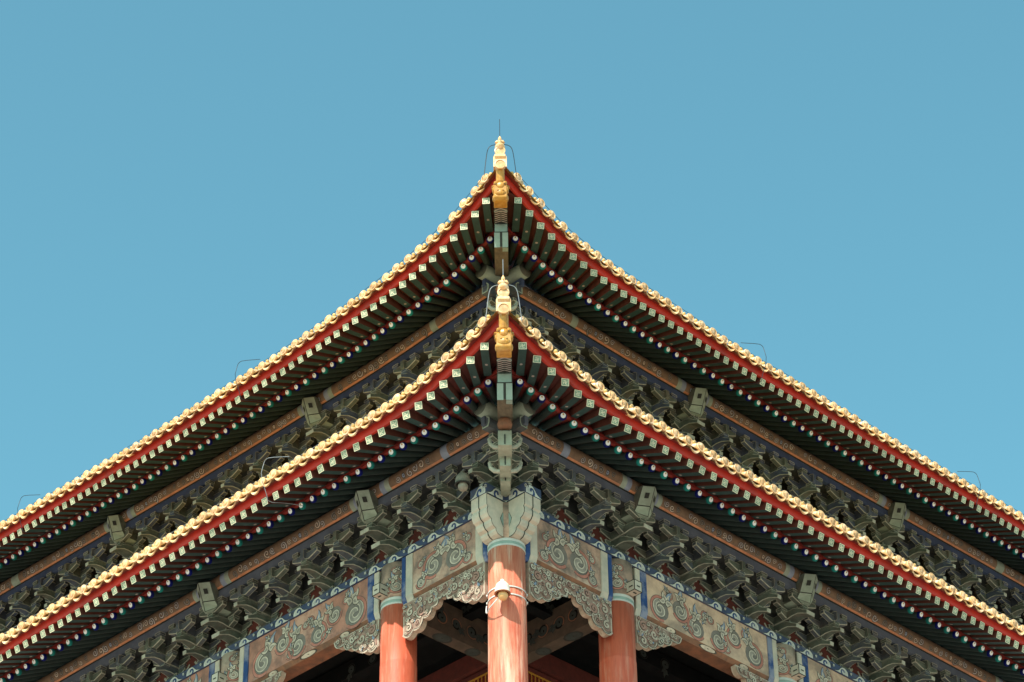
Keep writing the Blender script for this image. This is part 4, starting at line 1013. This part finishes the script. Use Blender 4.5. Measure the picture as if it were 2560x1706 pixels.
lamp = tag(obj('lamp', None, None, Matrix.Translation((LX, LY, LZ-.3))), 'white domed security lamp strapped round the faded corner column', 'lamp')
dome_lamp(LX, LY, LZ, lamp)
mb = MB(); mb.box(LX-.04, LX+.04, LY+.10, -.36, LZ-.06, LZ+.02, 0); mb.box(LX-.05, LX+.05, -.47, -.43, LZ-.14, LZ+.24, 0); obj('mount', mb.mesh('mount', ['lamp_white']), lamp)
for zz in (-1.20, -1.40):
    mb = MB(); n = 40; v = []
    for k in range(n):
        a = 2*math.pi*k/n
        for r_, z_ in ((.432, zz-.014), (.447, zz-.014), (.447, zz+.014), (.432, zz+.014)): v.append((r_*math.cos(a), r_*math.sin(a), z_))
    mb.add(v, [(4*k+q, 4*k+(q+1) % 4, 4*((k+1) % n)+(q+1) % 4, 4*((k+1) % n)+q) for k in range(n) for q in range(4)], 0)
    for sg in (-1, 1): mb.box(sg*.45-.02, sg*.45+.02, -.02, .02, zz-.02, zz+.025, 0)
    obj('strap', mb.mesh('strap', ['wire_white']), lamp)
mb = MB(); mb.tube(chaikin([(LX-.06, LY+.03, LZ-.20), (LX-.10, LY+.02, LZ-.28), (LX-.20, LY+.1, LZ-.36), (LX-.30, LY+.22, LZ-.42), (-.44, -.25, LZ-.42), (-.475, -.12, LZ-.32), (-.46, -.02, LZ-.1)]), .017, 8, 0); obj('cable', mb.mesh('cable', ['wire_white'], smooth=True), lamp)

# ------------------------------------------------------------------ lightning rods and conductors
def rod(Mx, m_, lab, h_):
    rt = obj('lightning_rod', None, None, Mx @ Matrix.Translation((0, -4.9, 4.1)))
    tag(rt, lab, 'lightning rod', 'lightning rods on the roof corners')
    mb = MB(); mb.tube([(0, -4.91, 4.13), (0, -4.91, 4.15+h_)], .009, 6, 0); obj('spike', mb.mesh('spike', [m_]), rt, Mx)
    mb = MB(); pts = [(-.40, -4.75, 3.02), (-.345, -4.8, 3.55), (-.31, -4.82, 3.80), (-.25, -4.84, 3.90), (-.13, -4.86, 3.93), (.13, -4.86, 3.93), (.25, -4.84, 3.90), (.31, -4.82, 3.80), (.345, -4.8, 3.55), (.40, -4.75, 3.02)]
    mb.tube(chaikin(pts), .010, 6, 0); obj('wire_loop', mb.mesh('wire_loop', [m_]), rt, Mx)
rod(M_UP, 'wire_dark', 'thin dark lightning rod and wire loop over the upper roof tip', .55)
rod(M_LO, 'wire', 'thin pale lightning rod and wire loop over the lower roof tip', .45)
def conductor(lev, side, m_, loops, lab):
    s0 = -lev.od-interp(lev.ef, -lev.od)+.55
    pts = []
    s = s0
    while s < lev.smax-.5:
        o_, z_ = pd(lev, side, s); pts.append(wp(side, s, o_-.02, z_+.095+.010*math.sin(s*3.1))); s += .45
    mb = MB(); mb.tube(pts, .0065, 5, 0)
    c_ = obj('lightning_conductor', mb.mesh('lightning_conductor', [m_]), None, Matrix.Identity(4))
    tag(c_, lab, 'cable', 'lightning conductor cables along the eaves')
    for ls in loops:
        o_, z_ = pd(lev, side, ls); of_, zf_ = pf(lev, side, ls+.3)
        mb = MB(); q = [(ls-.55, o_-.02, z_+.25), (ls+.1, o_+.05, z_+.50), (ls+.2, o_+.08, z_+.48), (ls+.24, o_+.10, z_+.40), (ls+.27, o_+.16, z_+.0), (ls+.3, of_+.12, zf_+.05), (ls+.32, of_+.06, zf_-.13), (ls+.15, of_-.35, zf_-.05), (ls, of_-.75, zf_-.02)]
        mb.tube(chaikin([wp(side, *p) for p in q], 1), .008, 5, 0); obj('down_wire', mb.mesh('down_wire', [m_]), c_)
conductor(up, 'L', 'wire_dark', [9.7, 19.3], 'dark conductor cable along the left upper eave tiles')
conductor(up, 'R', 'wire_dark', [9.4, 18.6], 'dark conductor cable along the right upper eave tiles')
conductor(lo, 'L', 'wire', [4.5], 'grey conductor cable along the left lower eave tiles')
conductor(lo, 'R', 'wire', [], 'grey conductor cable along the right lower eave tiles')
